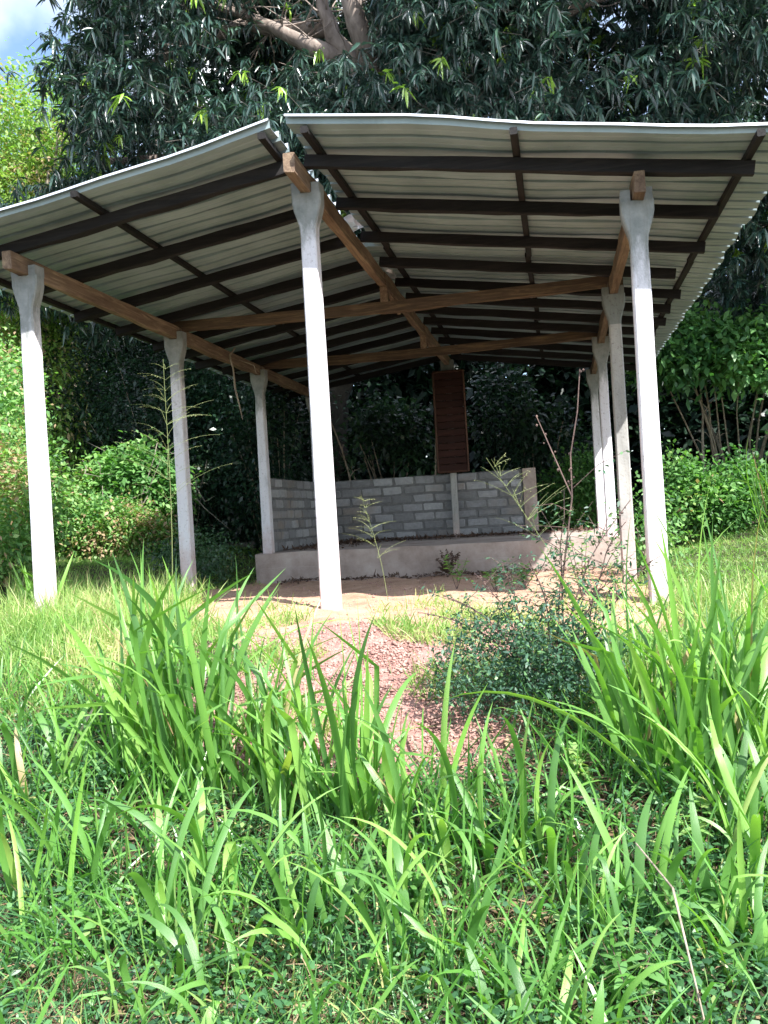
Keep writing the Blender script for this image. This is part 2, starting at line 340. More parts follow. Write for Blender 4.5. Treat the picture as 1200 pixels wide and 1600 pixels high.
def post(x, y, seat, base, m_body, cap=True, hw=.066, lean=0.0):
    mb = MB(); ch = .012
    zs = np.linspace(base, seat - .30, 9).tolist(); R = []
    for i, z in enumerate(zs):
        t = i / (len(zs) - 1); R.append((z, hw + .008 - .012 * t + random.uniform(-.0015, .0015), hw + .006 - .010 * t))
    vs_ = []; fs_ = []
    def ring(z, a, b_, dx=0):
        return [(x + dx + px, y + py, z) for px, py in ((-a + ch, -b_), (a - ch, -b_), (a, -b_ + ch), (a, b_ - ch), (a - ch, b_), (-a + ch, b_), (-a, b_ - ch), (-a, -b_ + ch))]
    for z, a, b_ in R: vs_ += ring(z, a, b_, random.uniform(-.0015, .0015))
    n = len(R)
    for i in range(n - 1):
        for k in range(8): fs_.append((i * 8 + k, i * 8 + (k + 1) % 8, (i + 1) * 8 + (k + 1) % 8, (i + 1) * 8 + k))
    fs_.append(tuple(range(8))[::-1]); mb.add(vs_, fs_)
    body = mb.build('post', m_body, sh)
    if cap:
        mb = MB(); vs_ = []; fs_ = []; a0, b0 = R[-1][1], R[-1][2]
        prof = [(seat - .32, a0 + .0015), (seat - .26, a0 + .006), (seat - .14, .105), (seat - .08, .118), (seat, .118)]
        for z, a in prof: vs_ += ring(z, a, b0 + .0015)
        for i in range(len(prof) - 1):
            for k in range(8): fs_.append((i * 8 + k, i * 8 + (k + 1) % 8, (i + 1) * 8 + (k + 1) % 8, (i + 1) * 8 + k))
        fs_.append(tuple(range(8))[::-1]); fs_.append(tuple((len(prof) - 1) * 8 + k for k in range(8))); mb.add(vs_, fs_)
        for s_ in (-1, 1):   # the two ears that hold the beam
            x0, x1 = sorted((s_ * .047, s_ * .117)); b1 = b0 + .0005; z0, z1 = seat - .002, seat + .085 + random.uniform(-.01, .01)
            mb.add([(x + px, y + py, z) for z in (z0, z1) for px, py in ((x0, -b1), (x1 - .008 * (s_ > 0), -b1), (x1, b1), (x0, b1))], [(0, 3, 2, 1), (4, 5, 6, 7), (0, 1, 5, 4), (1, 2, 6, 5), (2, 3, 7, 6), (3, 0, 4, 7)])
        c = mb.build('post_head', M_cap if m_body is M_grey else m_body, sh)
for i, y in enumerate(ROW):
    for x in (XL, XR):
        bz = HP - .01 if i >= 2 else float(G(x, y)) - .25
        post(x, y, HS, bz, M_grey if (x == XR and i == 1) else M_post)
post(XC, ROW[0], HC, float(G(XC, ROW[0])) - .25, M_postm)
post(XC, ROW[3] - .02, HC, HP - .01, M_grey, hw=.05)
# beams along the building
def run(x, z, ys, wd, ht, name, m):
    for a, b_ in zip(ys[:-1], ys[1:]):
        mb = MB(); dz = random.uniform(-.006, .006)
        mb.timber((x + random.uniform(-.008, .008), a + .004, z + dz), (x + random.uniform(-.008, .008), b_ - .004, z - dz), wd, ht, .012, 16, wane=.012); mb.build(name, m, sh)
run(XL, HS, [6.41, 9.62, 12.52, 16.0], .085, .15, 'side_beam', M_beam)
run(XR, HS, [6.46, 9.58, 12.48, 16.0], .08, .15, 'side_beam', M_beam)
run(XC, HC, [6.21, 9.64, 12.54, 16.0], .085, .15, 'ridge_beam', M_beam)
# ties and king posts
for y, mid in ((9.76, -.03), (12.66, -.05)):
    mb = MB(); mb.timber((XL - .12, y, HS + .125), (XR + .12, y, HS + .125), .075, .13, .012, 22, wane=.03, bow=mid); mb.build('tie_beam', M_tie, sh)
    zt = HS + .125 + mid + .12
    mb = MB(); mb.timber((XC, y - .045, zt - .0), (XC, y + .045, zt - .0), .085, HC - zt + .01, .001, 2); mb.build('king_post', M_beam, sh)
    mb = MB(); mb.tube([(XC + .01, y + .08, HC + .02), (XC + .03, y + .75, HC - .12), ], .03, 4); mb.build('brace', M_beam, sh)
# rafters
RY = [6.53, 7.50, 8.47, 9.38, 10.28, 11.02, 11.78, 12.5, 13.25, 14.05, 14.85, 15.65]
XR_END = [1.45, 1.37, 1.42, 1.28, 1.44, 1.42, 1.45, 1.4, 1.42, 1.38, 1.44, 1.4]
for y, xe in zip(RY, XR_END):
    for s_ in (-1, 1):
        xa = XC + s_ * .035; xb = xe if s_ > 0 else XC - (3.12 + random.uniform(-.1, .08))
        yy = y + (random.uniform(-.05, .05) if s_ < 0 else 0)
        mb = MB(); mb.timber((xa, yy, zr(xa)), (xb, yy + random.uniform(-.04, .04), zr(xb)), random.uniform(.062, .078), .10, .009, 18, wane=.012); mb.build('rafter', M_raft, sh)
# battens
for x, sd_ in ((-1.64, 1), (-.17, 1), (1.41, 1), (-1.99, -1), (-3.50, -1), (-4.96, -1)):
    ys = [6.10, 9.3 + random.uniform(-.3, .3), 12.6 + random.uniform(-.3, .3), 16.2]
    for a, b_ in zip(ys[:-1], ys[1:]):
        mb = MB(); dx = random.uniform(-.02, .02)
        mb.timber((x + dx, a, zr(x, .101)), (x - dx, b_ - .01, zr(x, .101)), .055, .050, .003, 10)
        mb.build('batten', M_batt, sh)
# iron sheets with trapezoid ribs, each a part
def sheet(y0, y1, xa, xb, lift):
    rib, pan = .042, .158; prof = []; y = y0; H = .050
    if y0 < 6.2: prof.append((y0 - .004, .034))
    while y < y1 - .01:
        prof += [(y, H), (y + rib * .75, H), (y + rib * .95, 0), (y + rib + pan * .4, 0.0), (y + rib + pan * .5, .004), (y + rib + pan * .6, 0), (y + .2 - .006, 0)]; y += .2
    prof += [(y1, H), (y1 + rib * .75, H), (y1 + rib * .9, .008)]
    nS = 12; xs = np.linspace(xa, xb, nS + 1); Vv = []; n = len(prof)
    for layer in (0, 1):
        for i, x in enumerate(xs):
            for (yy, h) in prof:
                sag = .008 * math.sin(x * 2.3 + yy * .7) + .006 * math.sin(x * 5.1 + y0 * 3 + yy * 2)
                if yy < 6.45: sag += .028 * math.sin((x - XC) * 1.3 + 1.0) * (6.45 - yy) / .35
                Vv.append((x + (.012 * math.sin(yy * 9) if i in (0, nS) else 0), yy, zr(x, .154 + lift + (0.0025 if layer else 0)) + h + sag + .001))
    F_ = []; off = (nS + 1) * n; topf = []
    for i in range(nS):
        for k in range(n - 1):
            q = (i * n + k, i * n + k + 1, (i + 1) * n + k + 1, (i + 1) * n + k)
            F_.append(q[::-1] if xb > xa else q); topf.append(0); F_.append(tuple(off + v for v in (q if xb > xa else q[::-1]))); topf.append(1)
        for k in (0, n - 1):
            F_.append((i * n + k, (i + 1) * n + k, off + (i + 1) * n + k, off + i * n + k)); topf.append(1)
    for i in (0, nS):
        for k in range(n - 1): F_.append((i * n + k, i * n + k + 1, off + i * n + k + 1, off + i * n + k)); topf.append(1)
    o = mesh_obj('roof_sheet', Vv, F_, M_sheet, sh); o.data.materials.append(M_zinc)
    o.data.polygons.foreach_set('material_index', topf)
for i in range(10):
    y0 = 6.10 + i * 1.0
    sheet(y0, y0 + 1.0, (-1.76 if i < 3 else -1.835) + random.uniform(-.03, .01), 1.71 + random.uniform(-.02, .02), .0035 * (i % 2))
    sheet(y0, y0 + 1.0, (-1.90 if i < 3 else -1.805) + random.uniform(-.02, .02), -5.13 + random.uniform(-.05, .05), .0035 * (i % 2))
# crumpled scraps of metal bent over the open ridge
for (y0, y1, s_) in ((8.3, 8.75, 1), (9.0, 9.5, 1), (9.85, 10.5, -1), (11.2, 12.0, 1)):
    mb = MB(); vs_ = []; n = 6
    for j in range(n + 1):
        for i in range(4):
            vs_.append((XC - .09 + i * .06 + random.uniform(-.012, .012), y0 + (y1 - y0) * j / n, zr(XC, .185) + [.0, .045, .04, .0][i] * s_ + random.uniform(-.02, .02)))
    fs_ = [(j * 4 + i, j * 4 + i + 1, (j + 1) * 4 + i + 1, (j + 1) * 4 + i) for j in range(n) for i in range(3)]
    mb.add(vs_, fs_); mb.build('ridge_scrap', M_zinc, sh)

# ------------------------------------------------------------------ platform
def blob_box(name, x0, x1, y0, y1, z0, z1, m, parent=None, step=.12, j=.008, bottom_in=0.0):
    mb = MB()
    def face(o, a, b_, na, nb, nrm):
        vs_ = []
        for p in range(nb + 1):
            for q in range(na + 1):
                P = Vector(o) + Vector(a) * (q / na) + Vector(b_) * (p / nb)
                k = mn.noise(P * 3.1) * j + mn.noise(P * 11) * j * .4
                P += Vector((mn.noise(P * 2 + Vector((9, 0, 0))), mn.noise(P * 2 + Vector((0, 9, 0))), mn.noise(P * 2 + Vector((0, 0, 9))))) * j + Vector((0, 0, 0))
                vs_.append(P)
        mb.add(vs_, [(p * (na + 1) + q, p * (na + 1) + q + 1, (p + 1) * (na + 1) + q + 1, (p + 1) * (na + 1) + q) for p in range(nb) for q in range(na)])
    dx, dy, dz = x1 - x0, y1 - y0, z1 - z0; nx_, ny_, nz_ = max(2, int(dx / step)), max(2, int(dy / step)), max(2, int(dz / step))
    face((x0, y0, z0), (dx, 0, 0), (0, 0, dz), nx_, nz_, 0); face((x1, y0, z0), (0, dy, 0), (0, 0, dz), ny_, nz_, 0)
    face((x1, y1, z0), (-dx, 0, 0), (0, 0, dz), nx_, nz_, 0); face((x0, y1, z0), (0, -dy, 0), (0, 0, dz), ny_, nz_, 0)
    face((x0, y0, z1), (dx, 0, 0), (0, dy, 0), nx_, ny_, 0)
    return mb.build(name, m, parent)
pf = blob_box('concrete_platform', -4.46, .78, 12.30, 16.1, .35, HP, M_slab, j=.014)
tag(pf, 'raised concrete platform with a rough front face at the back of the shelter', 'platform')
blob_box('lower_lift', -4.40, .74, 12.275, 12.32, .35, HP - .22, M_slab, pf, j=.010)

# ------------------------------------------------------------------ block walls
bw = thing('block_wall', 'low wall of grey cement blocks along the back and left of the platform', 'wall', (-2.4, 15.5, HP))
WH = 1.135; CH = WH / 7; BL = .378
mb = MB()
def boxv(mb, x0, x1, y0, y1, z0, z1):
    mb.add([(x, y, z) for z in (z0, z1) for x, y in ((x0, y0), (x1, y0), (x1, y1), (x0, y1))], [(0, 3, 2, 1), (4, 5, 6, 7), (0, 1, 5, 4), (1, 2, 6, 5), (2, 3, 7, 6), (3, 0, 4, 7)])
core = blob_box('mortar', -4.30, -.63, 15.49, 15.60, HP - .01, HP + WH - .008, M_mortar, bw, .09, .006)
core = blob_box('mortar', -4.36, -4.262, 12.58, 15.49, HP - .01, HP + WH - .012, M_mortar, bw, .09, .006)
blob_box('end_pilaster', -.62, -.395, 15.46, 15.61, HP - .01, HP + WH + .004, M_slab, bw, .1, .004)
variants = []
for k in range(8):   # unit block face: x along, z up, -y outward
    r2_ = lambda a=.05: random.uniform(0, a) * 1.5
    out = [(-.5 + r2_() + .02, -.40), (-.5 + .05, -.47 + r2_(.05)), (.42, -.47 + r2_(.05)), (.5 - r2_(.03), -.36), (.5 - r2_(.03), .36), (.43, .47 - r2_(.05)), (-.43, .47 - r2_(.05)), (-.5 + r2_(.03), .37)]
    back = [(x * 1.03, z * 1.05) for x, z in out]
    vs_ = [(x * .965, -1 + random.uniform(-.25, .25), z * .93) for x, z in out] + [(x, -.35, z) for x, z in back] + [(x, 1.2, z) for x, z in back]
    fs_ = [tuple(range(8))[::-1][::-1]]; c = len(vs_); vs_.append((0, -1.1, 0)); fs_ = [(k_, (k_ + 1) % 8, c) for k_ in range(8)]
    for a in (0, 8):
        fs_ += [(a + (k_ + 1) % 8, a + k_, a + 8 + k_, a + 8 + (k_ + 1) % 8) for k_ in range(8)]
    me = bpy.data.meshes.new('block'); me.from_pydata(vs_, [], fs_); me.materials.append(M_block); variants.append(me)
def put_block(c, ln, ht, rotz):
    o = bpy.data.objects.new('block', random.choice(variants)); COL.objects.link(o); o.parent = bw
    o.location = Vector(c) - bw.location; o.rotation_euler = (random.uniform(-.01, .01), random.uniform(-.025, .025), rotz + random.uniform(-.01, .01)); o.scale = (ln, .014 * random.uniform(.4, 1.7), ht)
for r in range(7):
    x = -4.28 + (0 if r % 2 else -.19)
    while x < -.66:
        a = max(x, -4.26); b_ = min(x + BL, -.64)
        if b_ - a > .09: put_block(((a + b_) / 2, 15.492, HP + CH * (r + .5)), b_ - a - random.uniform(.022, .04), CH - random.uniform(.018, .032), 0)
        x += BL + random.uniform(-.015, .015)
    y = 12.60 + (0 if r % 2 else -.19)
    while y < 15.46:
        a = max(y, 12.59); b_ = min(y + BL, 15.47)
        if b_ - a > .09: put_block((-4.262, (a + b_) / 2, HP + CH * (r + .5)), b_ - a - random.uniform(.022, .04), CH - random.uniform(.018, .032), math.pi / 2)
        y += BL + random.uniform(-.015, .015)

# ------------------------------------------------------------------ board on the rear post
bd = thing('wooden_board', 'tall dark red-brown board of horizontal planks fixed to the rear centre post', 'board', (-1.80, 15.27, 2.22))
z = 2.235; n = 14; ph = (3.965 - z) / n
for i in range(n):
    mb = MB(); mb.timber((-2.045, 15.265 + random.uniform(-.002, .002), z + i * ph + .002), (-1.555, 15.265 + random.uniform(-.002, .002), z + i * ph + .002), .018, ph - .006, .001, 3); mb.build('plank', M_plank, bd)
for (a, b_) in (((-2.066, 15.255, 2.215), (-2.066, 15.255, 3.985)), ((-1.534, 15.255, 2.215), (-1.534, 15.255, 3.985))):
    mb = MB(); mb.tube([a, b_], .020, 4); mb.build('frame_strip', M_frame, bd)
for zz in (2.222, 3.978):
    mb = MB(); mb.tube([(-2.06, 15.248, zz), (-1.54, 15.248, zz)], .019, 4); mb.build('frame_strip', M_frame, bd)

# ------------------------------------------------------------------ mango tree
mt = thing('mango_tree', 'huge dark green mango tree with drooping long leaves spreading over the shelter roof', 'tree', (-5.35, 20.5, .8))
mb = MB(); mb.tube([(-5.35, 20.5, .3), (-5.25, 20.3, 2.5), (-5.0, 19.9, 4.4), (-3.9, 18.4, 5.8), (-2.45, 16.6, 7.0), (-2.5, 15.4, 8.0)], [.36, .30, .30, .32, .34, .3], 14, .05); mb.build('trunk', M_shadebark, mt, True)
LIMBS = [([(-2.5, 15.4, 8.0), (-2.82, 14.2, 8.81), (-3.4, 14.0, 9.22), (-4.19, 14.0, 9.72), (-4.68, 14.0, 10.02), (-5.6, 13.8, 10.4)], [.26, .2, .15, .10, .075, .04]),
 ([(-2.82, 14.2, 8.85), (-3.22, 14.0, 9.4), (-3.36, 14.0, 9.9), (-3.45, 14.0, 10.6), (-3.3, 14, 11.8)], [.17, .14, .11, .1, .07]),
 ([(-2.6, 14.6, 8.6), (-2.66, 13.8, 9.1), (-2.80, 13.6, 9.7), (-2.9, 13.6, 10.6), (-2.6, 13.8, 12)], [.2, .18, .16, .14, .09]),
 ([(-2.45, 14.0, 9.0), (-2.25, 13.8, 9.5), (-2.15, 13.8, 10.2), (-1.9, 13.9, 11.4)], [.12, .1, .09, .06]),
 ([(-2.4, 16.6, 7.6), (-2.05, 15.2, 8.45), (-1.49, 15.0, 8.64), (-.81, 15.0, 8.98), (-.03, 15.0, 9.5), (.54, 15.0, 10.16), (1.6, 15, 11)], [.22, .17, .14, .12, .1, .08, .05]),
 ([(-3.3, 14.3, 9.7), (-4.14, 14.6, 10.0), (-4.9, 14.7, 10.3), (-5.9, 14.6, 10.1), (-7.2, 14.4, 9.6)], [.13, .14, .12, .09, .04]),
 ([(-2.5, 16.8, 6.8), (-4.2, 15.8, 7.6), (-6.0, 15, 8.2), (-8, 14.5, 8.2)], [.2, .16, .11, .05]),
 ([(-2.4, 17.2, 5.8), (-.6, 17.4, 7.0), (1.6, 17.2, 7.6), (3.6, 16.6, 7.4), (4.6, 16.2, 6.2)], [.24, .2, .15, .1, .05]),
 ([(-2.2, 16.5, 8), (-1.0, 15, 8.9), (.8, 14.2, 9.4), (2.4, 13.8, 9.5)], [.14, .11, .08, .04])]
for pts, rad in LIMBS:
    P_ = []; R_ = []
    for i in range(len(pts) - 1):
        for t in (0, .5):
            p = Vector(pts[i]).lerp(Vector(pts[i + 1]), t); 
            if t: p += Vector((random.uniform(-.05, .05), random.uniform(-.05, .05), random.uniform(-.05, .05)))
            P_.append(p); R_.append(rad[i] * (1 - t) + rad[i + 1] * t)
    P_.append(Vector(pts[-1])); R_.append(rad[-1])
    mb = MB(); mb.tube(P_, R_, 9, .05); mb.build('limb', M_bark, mt, True)
mb = MB()   # bare inner twigs
for k in range(170):
    pts, rad = random.choice(LIMBS); i = random.randrange(1, len(pts) - 1); p = Vector(pts[i]).lerp(Vector(pts[i + 1]), random.random())
    d = Vector((random.uniform(-1, 1), random.uniform(-1, .6), random.uniform(-.3, .9))).normalized(); L_ = random.uniform(.5, 1.7); q = [p]
    for s_ in range(4): d = (d + Vector((random.uniform(-.35, .35), random.uniform(-.35, .35), random.uniform(-.3, .3)))).normalized(); q.append(q[-1] + d * L_ / 4)
    mb.tube(q, [.022, .017, .012, .008, .004], 4)
o = mb.build('twigs', M_bark, mt); tag(o, kind='stuff')
ELL = [((-5.8, 15, 9.3), (2.2, 3.0, 3.4), 5200), ((-2.5, 17.2, 11.8), (3.8, 2.6, 3.0), 3400), ((-1.15, 13.3, 9.2), (1.35, 1.7, 1.25), 1700), ((1.4, 14.3, 9.0), (2.4, 2.6, 2.5), 4300),
       ((3.6, 15.3, 8.2), (2.2, 2.4, 2.9), 2600), ((4.4, 16.6, 6.2), (1.75, 2.2, 1.9), 1900), ((-8.0, 14.4, 6.5), (1.9, 1.6, 1.2), 1500), ((-4.6, 15.2, 7.1), (2.0, 2.2, 1.1), 1500),
       ((-1.4, 16.8, 7.2), (5.2, 1.6, 1.4), 2400), ((-3.9, 13.4, 7.6), (1.5, 1.3, .7), 700), ((-2.3, 13.0, 8.0), (.9, .9, .45), 260), ((-4.5, 18.3, 10.5), (4, 1.8, 3), 1600)]
C_ = []
for c, r, n in ELL:
    nc = max(6, n // 26)                       # branch-end clumps give the crown its lumps
    d = rdir(nc); rad = rng.uniform(.55, 1.0, nc) ** .6; cc = np.array(c) + d * rad[:, None] * np.array(r)
    k = rng.integers(0, nc, n); p = cc[k] + rng.normal(size=(n, 3)) * np.array([.34, .34, .26])
    C_.append(p)
C_ = np.concatenate(C_)
# keep the open window round the pale limbs, and clear of the roof
def keepout(p, c, r): return (((p - np.array(c)) / np.array(r)) ** 2).sum(1) > 1
ok = keepout(C_, (-3.6, 13.0, 9.35), (1.15, 1.9, .75)) & keepout(C_, (-2.5, 12.2, 8.9), (.4, 1.5, .8)) & ~((C_[:, 2] < 5.0) & (C_[:, 1] < 16.5) & (C_[:, 0] < 2.4))
C_ = C_[ok]; N = len(C_)
per = 11
twd = norm(np.stack([rng.normal(size=N), rng.normal(size=N) - .5, rng.normal(size=N) * .4 - .15], -1))
P = np.repeat(C_, per, 0) + np.repeat(twd, per, 0) * rng.uniform(-.10, .04, (N * per, 1))
az = rng.uniform(0, 2 * math.pi, N * per); el = rng.uniform(-1.1, .35, N * per)
D = np.stack([np.cos(az) * np.cos(el), np.sin(az) * np.cos(el), np.sin(el)], -1) + np.repeat(twd, per, 0) * .55
U = np.array([0, 0, 1.0]) + rng.normal(size=(N * per, 3)) * .35
Ln = rng.uniform(.13, .25, N * per) * np.repeat(rng.uniform(.65, 1.2, N), per); Wd = Ln * rng.uniform(.18, .25, N * per)
young = np.repeat((rng.random(N) < .03), per)
tone = np.where(young, rng.uniform(.94, 1, N * per), np.clip(rng.normal(.5, .2, N * per), 0, .88))
droop = rng.uniform(.15, .6, N * per)
st = rng.uniform(.15, .5, N); P0 = C_ - norm(twd * np.array([1, 1, .3]) + np.array([0, 0, .5])) * st[:, None]
o = leaf_obj('twig_ends', M_shadebark, mt, P0, C_ - P0, rdir(N), st, .007, np.zeros(N), droop=.0, ts=(0, 1), ws=(1.3, .7)); tag(o, kind='stuff')
# the 300 leaves that show largest are single parts, the rest of the crown is one part
dist = np.linalg.norm(P - np.array([0, 0, CZ]), axis=1); vis = (P[:, 0] > -.62 * P[:, 1]) & (P[:, 0] < .22 * P[:, 1]) & ((P[:, 2] - CZ) < .62 * P[:, 1])
order = np.argsort(np.where(vis, dist - Ln * 6, 1e9))[:300]
rest = np.ones(len(P), bool); rest[order] = False
crown = leaf_obj('crown', M_mango, mt, P[rest], D[rest], U[rest], Ln[rest], Wd[rest], tone[rest], droop=droop[rest], cols=3, fold=.16)
tag(crown, kind='stuff')
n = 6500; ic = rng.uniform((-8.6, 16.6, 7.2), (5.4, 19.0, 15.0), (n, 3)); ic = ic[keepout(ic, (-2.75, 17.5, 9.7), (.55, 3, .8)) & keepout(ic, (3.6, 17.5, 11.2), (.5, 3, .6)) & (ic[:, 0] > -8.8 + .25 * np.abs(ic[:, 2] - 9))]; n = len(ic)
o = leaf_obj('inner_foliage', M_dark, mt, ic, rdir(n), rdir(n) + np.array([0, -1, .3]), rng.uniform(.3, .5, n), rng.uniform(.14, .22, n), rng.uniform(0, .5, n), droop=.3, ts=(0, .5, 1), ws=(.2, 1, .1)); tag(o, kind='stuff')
def leaf_single(name, m, P1, D1, U1, l, wd, tn, dr, parent):
    V_, F_, q = leaves(P1[None] * 0, D1[None], U1[None], np.array([l]), np.array([wd]), droop=dr, cols=3, fold=.16)
    o = mesh_obj(name, V_, F_, m, parent, tone=np.repeat([tn], q)); o.matrix_parent_inverse = Matrix.Identity(4); o.location = Vector(P1) - parent.location
for k in order: leaf_single('leaf', M_mango, P[k], D[k], U[k], Ln[k], Wd[k], tone[k], droop[k], mt)

# ------------------------------------------------------------------ bushes and background trees
def bush(name, label, cat, base, ells, n, size, m, tmean=.5, tsd=.22, wr=.55, stems=7, droop=.25, stem_m=None, group=None, up=.4, clump=.16, cper=22, cols=2, srad=.02, stuff=None):
    th = thing(name, label, cat, base, group)
    tot = sum(e[2] for e in ells); PP = []; DD = []
    for c, r, wgt in ells:
        k = int(n * wgt / tot); nc = max(5, k // cper); d = rdir(nc); cc = np.array(c) + d * (rng.uniform(.3, 1, nc) ** .5)[:, None] * np.array(r)
        i = rng.integers(0, nc, k); p = cc[i] + rng.normal(size=(k, 3)) * clump; PP.append(p)
        DD.append(norm(p - np.array(c)) * .6 + rdir(k) * .9 + np.array([0, -.15, up - .3]))
    PP = np.concatenate(PP); DD = np.concatenate(DD); k = len(PP)
    zok = PP[:, 2] > G(PP[:, 0], PP[:, 1]) + .01; PP = PP[zok]; DD = DD[zok]; k = len(PP)
    Ln = size * rng.uniform(.6, 1.3, k); U = np.array([0, -.2, 1.0]) + rng.normal(size=(k, 3)) * .45
    # patches of older or drier leaves
    pt = np.array([mn.noise(Vector(p) * 1.1) for p in PP]) * .45
    leaf_obj('foliage', m, th, PP, DD, U, Ln, Ln * wr, np.clip(rng.normal(tmean, tsd, k) + pt, 0, 1), droop=droop, cols=cols, fold=.12, ts=(0, .45, 1), ws=(.15, 1, .08))
    mb = MB()
    for s_ in range(stems):
        c, r, wgt = random.choice(ells); tip = Vector(c) + Vector([random.uniform(-.8, .8) * q for q in r]); b0 = Vector(base) + Vector((random.uniform(-.15, .15), random.uniform(-.15, .15), -.1))
        q = [b0 + (tip - b0) * t + Vector((random.uniform(-.06, .06), random.uniform(-.06, .06), 0)) * (0 < t < 1) for t in (0, .25, .5, .75, 1)]
        mb.tube(q, [srad, srad * .8, srad * .6, srad * .4, srad * .2], 5)
    mb.build('stems', stem_m or M_twig, th)
    return th
B = lambda x, y: (x, y, float(G(x, y)))
# left, sunlit tangle
bush('shrub', 'sunlit shrub with pale green small leaves left of the front left post', 'shrub', B(-7.0, 10.0), [((-6.9, 9.6, 1.9), (.7, .7, 1.0), 3), ((-7.7, 10.6, 3.1), (.8, .8, 1.2), 2.5), ((-6.6, 8.6, 1.5), (.5, .4, .55), 1.5)], 19000, .075, M_lit, .62)
bush('shrub', 'low sunlit tangle with brown dead patches between the front and second left posts', 'shrub', B(-7.6, 13.3), [((-8.2, 13.2, 1.6), (.8, .5, .6), 3), ((-7.2, 13.3, 1.5), (.6, .5, .5), 3), ((-6.6, 13.6, 1.35), (.35, .4, .35), 1)], 21000, .075, M_lit, .72, .25, clump=.13)
bush('shrub', 'bright broad-leaved shrub rising behind the brown tangle left of the second left post', 'shrub', B(-7.3, 14.2), [((-7.2, 14.2, 2.4), (.55, .4, .55), 2), ((-7.9, 14.3, 2.3), (.5, .4, .5), 2), ((-6.75, 14.2, 2.2), (.3, .3, .45), 1)], 7500, .12, M_lit, .5, .15)
bush('shrub', 'sunlit pale shrub mass directly behind the front left post', 'shrub', B(-8.6, 12.4), [((-8.3, 12.3, 2.3), (.7, .5, .9), 3), ((-8.9, 12.6, 3.8), (.7, .6, .9), 2)], 15000, .08, M_lit, .62, .2)
bush('shrub', 'low leafy weeds along the shaded bank left of the concrete platform', 'shrub', B(-5.3, 12.2), [((-5.5, 12.2, 1.05), (.7, .6, .22), 2), ((-5.0, 11.2, .95), (.5, .5, .16), 1)], 4500, .06, M_dark, .8, .15, stems=3)
# vine tower and hanging creepers top left
bush('vine_covered_tree', 'yellow-green creeper-covered tree against the sky at the upper left', 'tree', B(-10.6, 15.6), [((-10.6, 15.6, 4.0), (1.7, 1.5, 2.6), 3), ((-10.5, 15.8, 7.2), (1.5, 1.5, 2.2), 3), ((-10.9, 16.0, 9.6), (1.3, 1.2, 1.5), 2), ((-9.5, 16.2, 9.0), (.6, .7, 1.2), .8)], 42000, .10, M_vine, .6, .22, srad=.12, clump=.2, droop=.6)
bush('tree', 'hazy pale tree top rising farthest away in the upper left corner', 'tree', B(-14.5, 24), [((-14.0, 24, 12), (1.6, 1.5, 4.2), 2), ((-16, 24.5, 11), (2, 1.5, 4), 2)], 14000, .16, M_vine, .25, .12, srad=.16, clump=.3)
# left, shaded thicket behind
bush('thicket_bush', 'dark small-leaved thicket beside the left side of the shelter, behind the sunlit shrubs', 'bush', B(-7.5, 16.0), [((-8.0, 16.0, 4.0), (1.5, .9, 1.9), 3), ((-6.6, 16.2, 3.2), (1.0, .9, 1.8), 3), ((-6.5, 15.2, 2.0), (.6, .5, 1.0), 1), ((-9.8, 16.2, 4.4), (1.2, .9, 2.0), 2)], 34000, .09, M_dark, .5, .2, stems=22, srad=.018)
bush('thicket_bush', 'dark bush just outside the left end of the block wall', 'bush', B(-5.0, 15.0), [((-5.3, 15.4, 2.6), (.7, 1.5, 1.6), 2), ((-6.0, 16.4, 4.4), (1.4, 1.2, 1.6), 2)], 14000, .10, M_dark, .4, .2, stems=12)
mb = MB()
for k in range(55):
    a = Vector((random.uniform(-8.6, -6.0), random.uniform(13.3, 15.2), random.uniform(1.2, 3.0))); e = a + Vector((random.uniform(-.8, .8), random.uniform(-.3, .3), random.uniform(-1.2, .7)))
    m_ = a.lerp(e, .5) + Vector((random.uniform(-.15, .15), 0, random.uniform(-.25, .15))); mb.tube([a, a.lerp(m_, .5) + Vector((.03, 0, .03)), m_, m_.lerp(e, .5), e], [.009, .009, .008, .006, .003], 4)
tag(mb.build('creeper_stems', M_trunkdark), 'tangle of dry creeper stems among the bushes left of the shelter', 'creeper', kind='stuff')
# behind the shelter
bush('understory_tree', 'shaded broad-leaved young tree behind the block wall, left of the red-brown board', 'tree', B(-3.4, 18.0), [((-3.3, 17.6, 3.3), (.75, .5, .6), 2), ((-2.75, 17.4, 2.75), (.45, .4, .35), 1), ((-4.2, 17.8, 3.0), (.7, .5, .9), 1)], 2600, .13, M_dark, .75, .2, stems=9, srad=.03)
bush('understory_tree', 'shaded broad-leaved young tree behind the block wall, right of the red-brown board', 'tree', B(-.6, 18.2), [((-1.0, 18.0, 3.4), (.7, .5, 1.1), 2), ((-.1, 18.2, 2.7), (.8, .5, 1.1), 2)], 3800, .13, M_dark, .55, .2, stems=8, srad=.03)
bush('shrub', 'sunlit shrub seen between the right end of the block wall and the rear right post', 'shrub', B(.3, 17.6), [((.25, 17.5, 1.5), (.55, .5, .85), 2), ((.6, 17.3, 2.0), (.35, .4, .5), 1)], 5000, .10, M_lit, .3, .15)
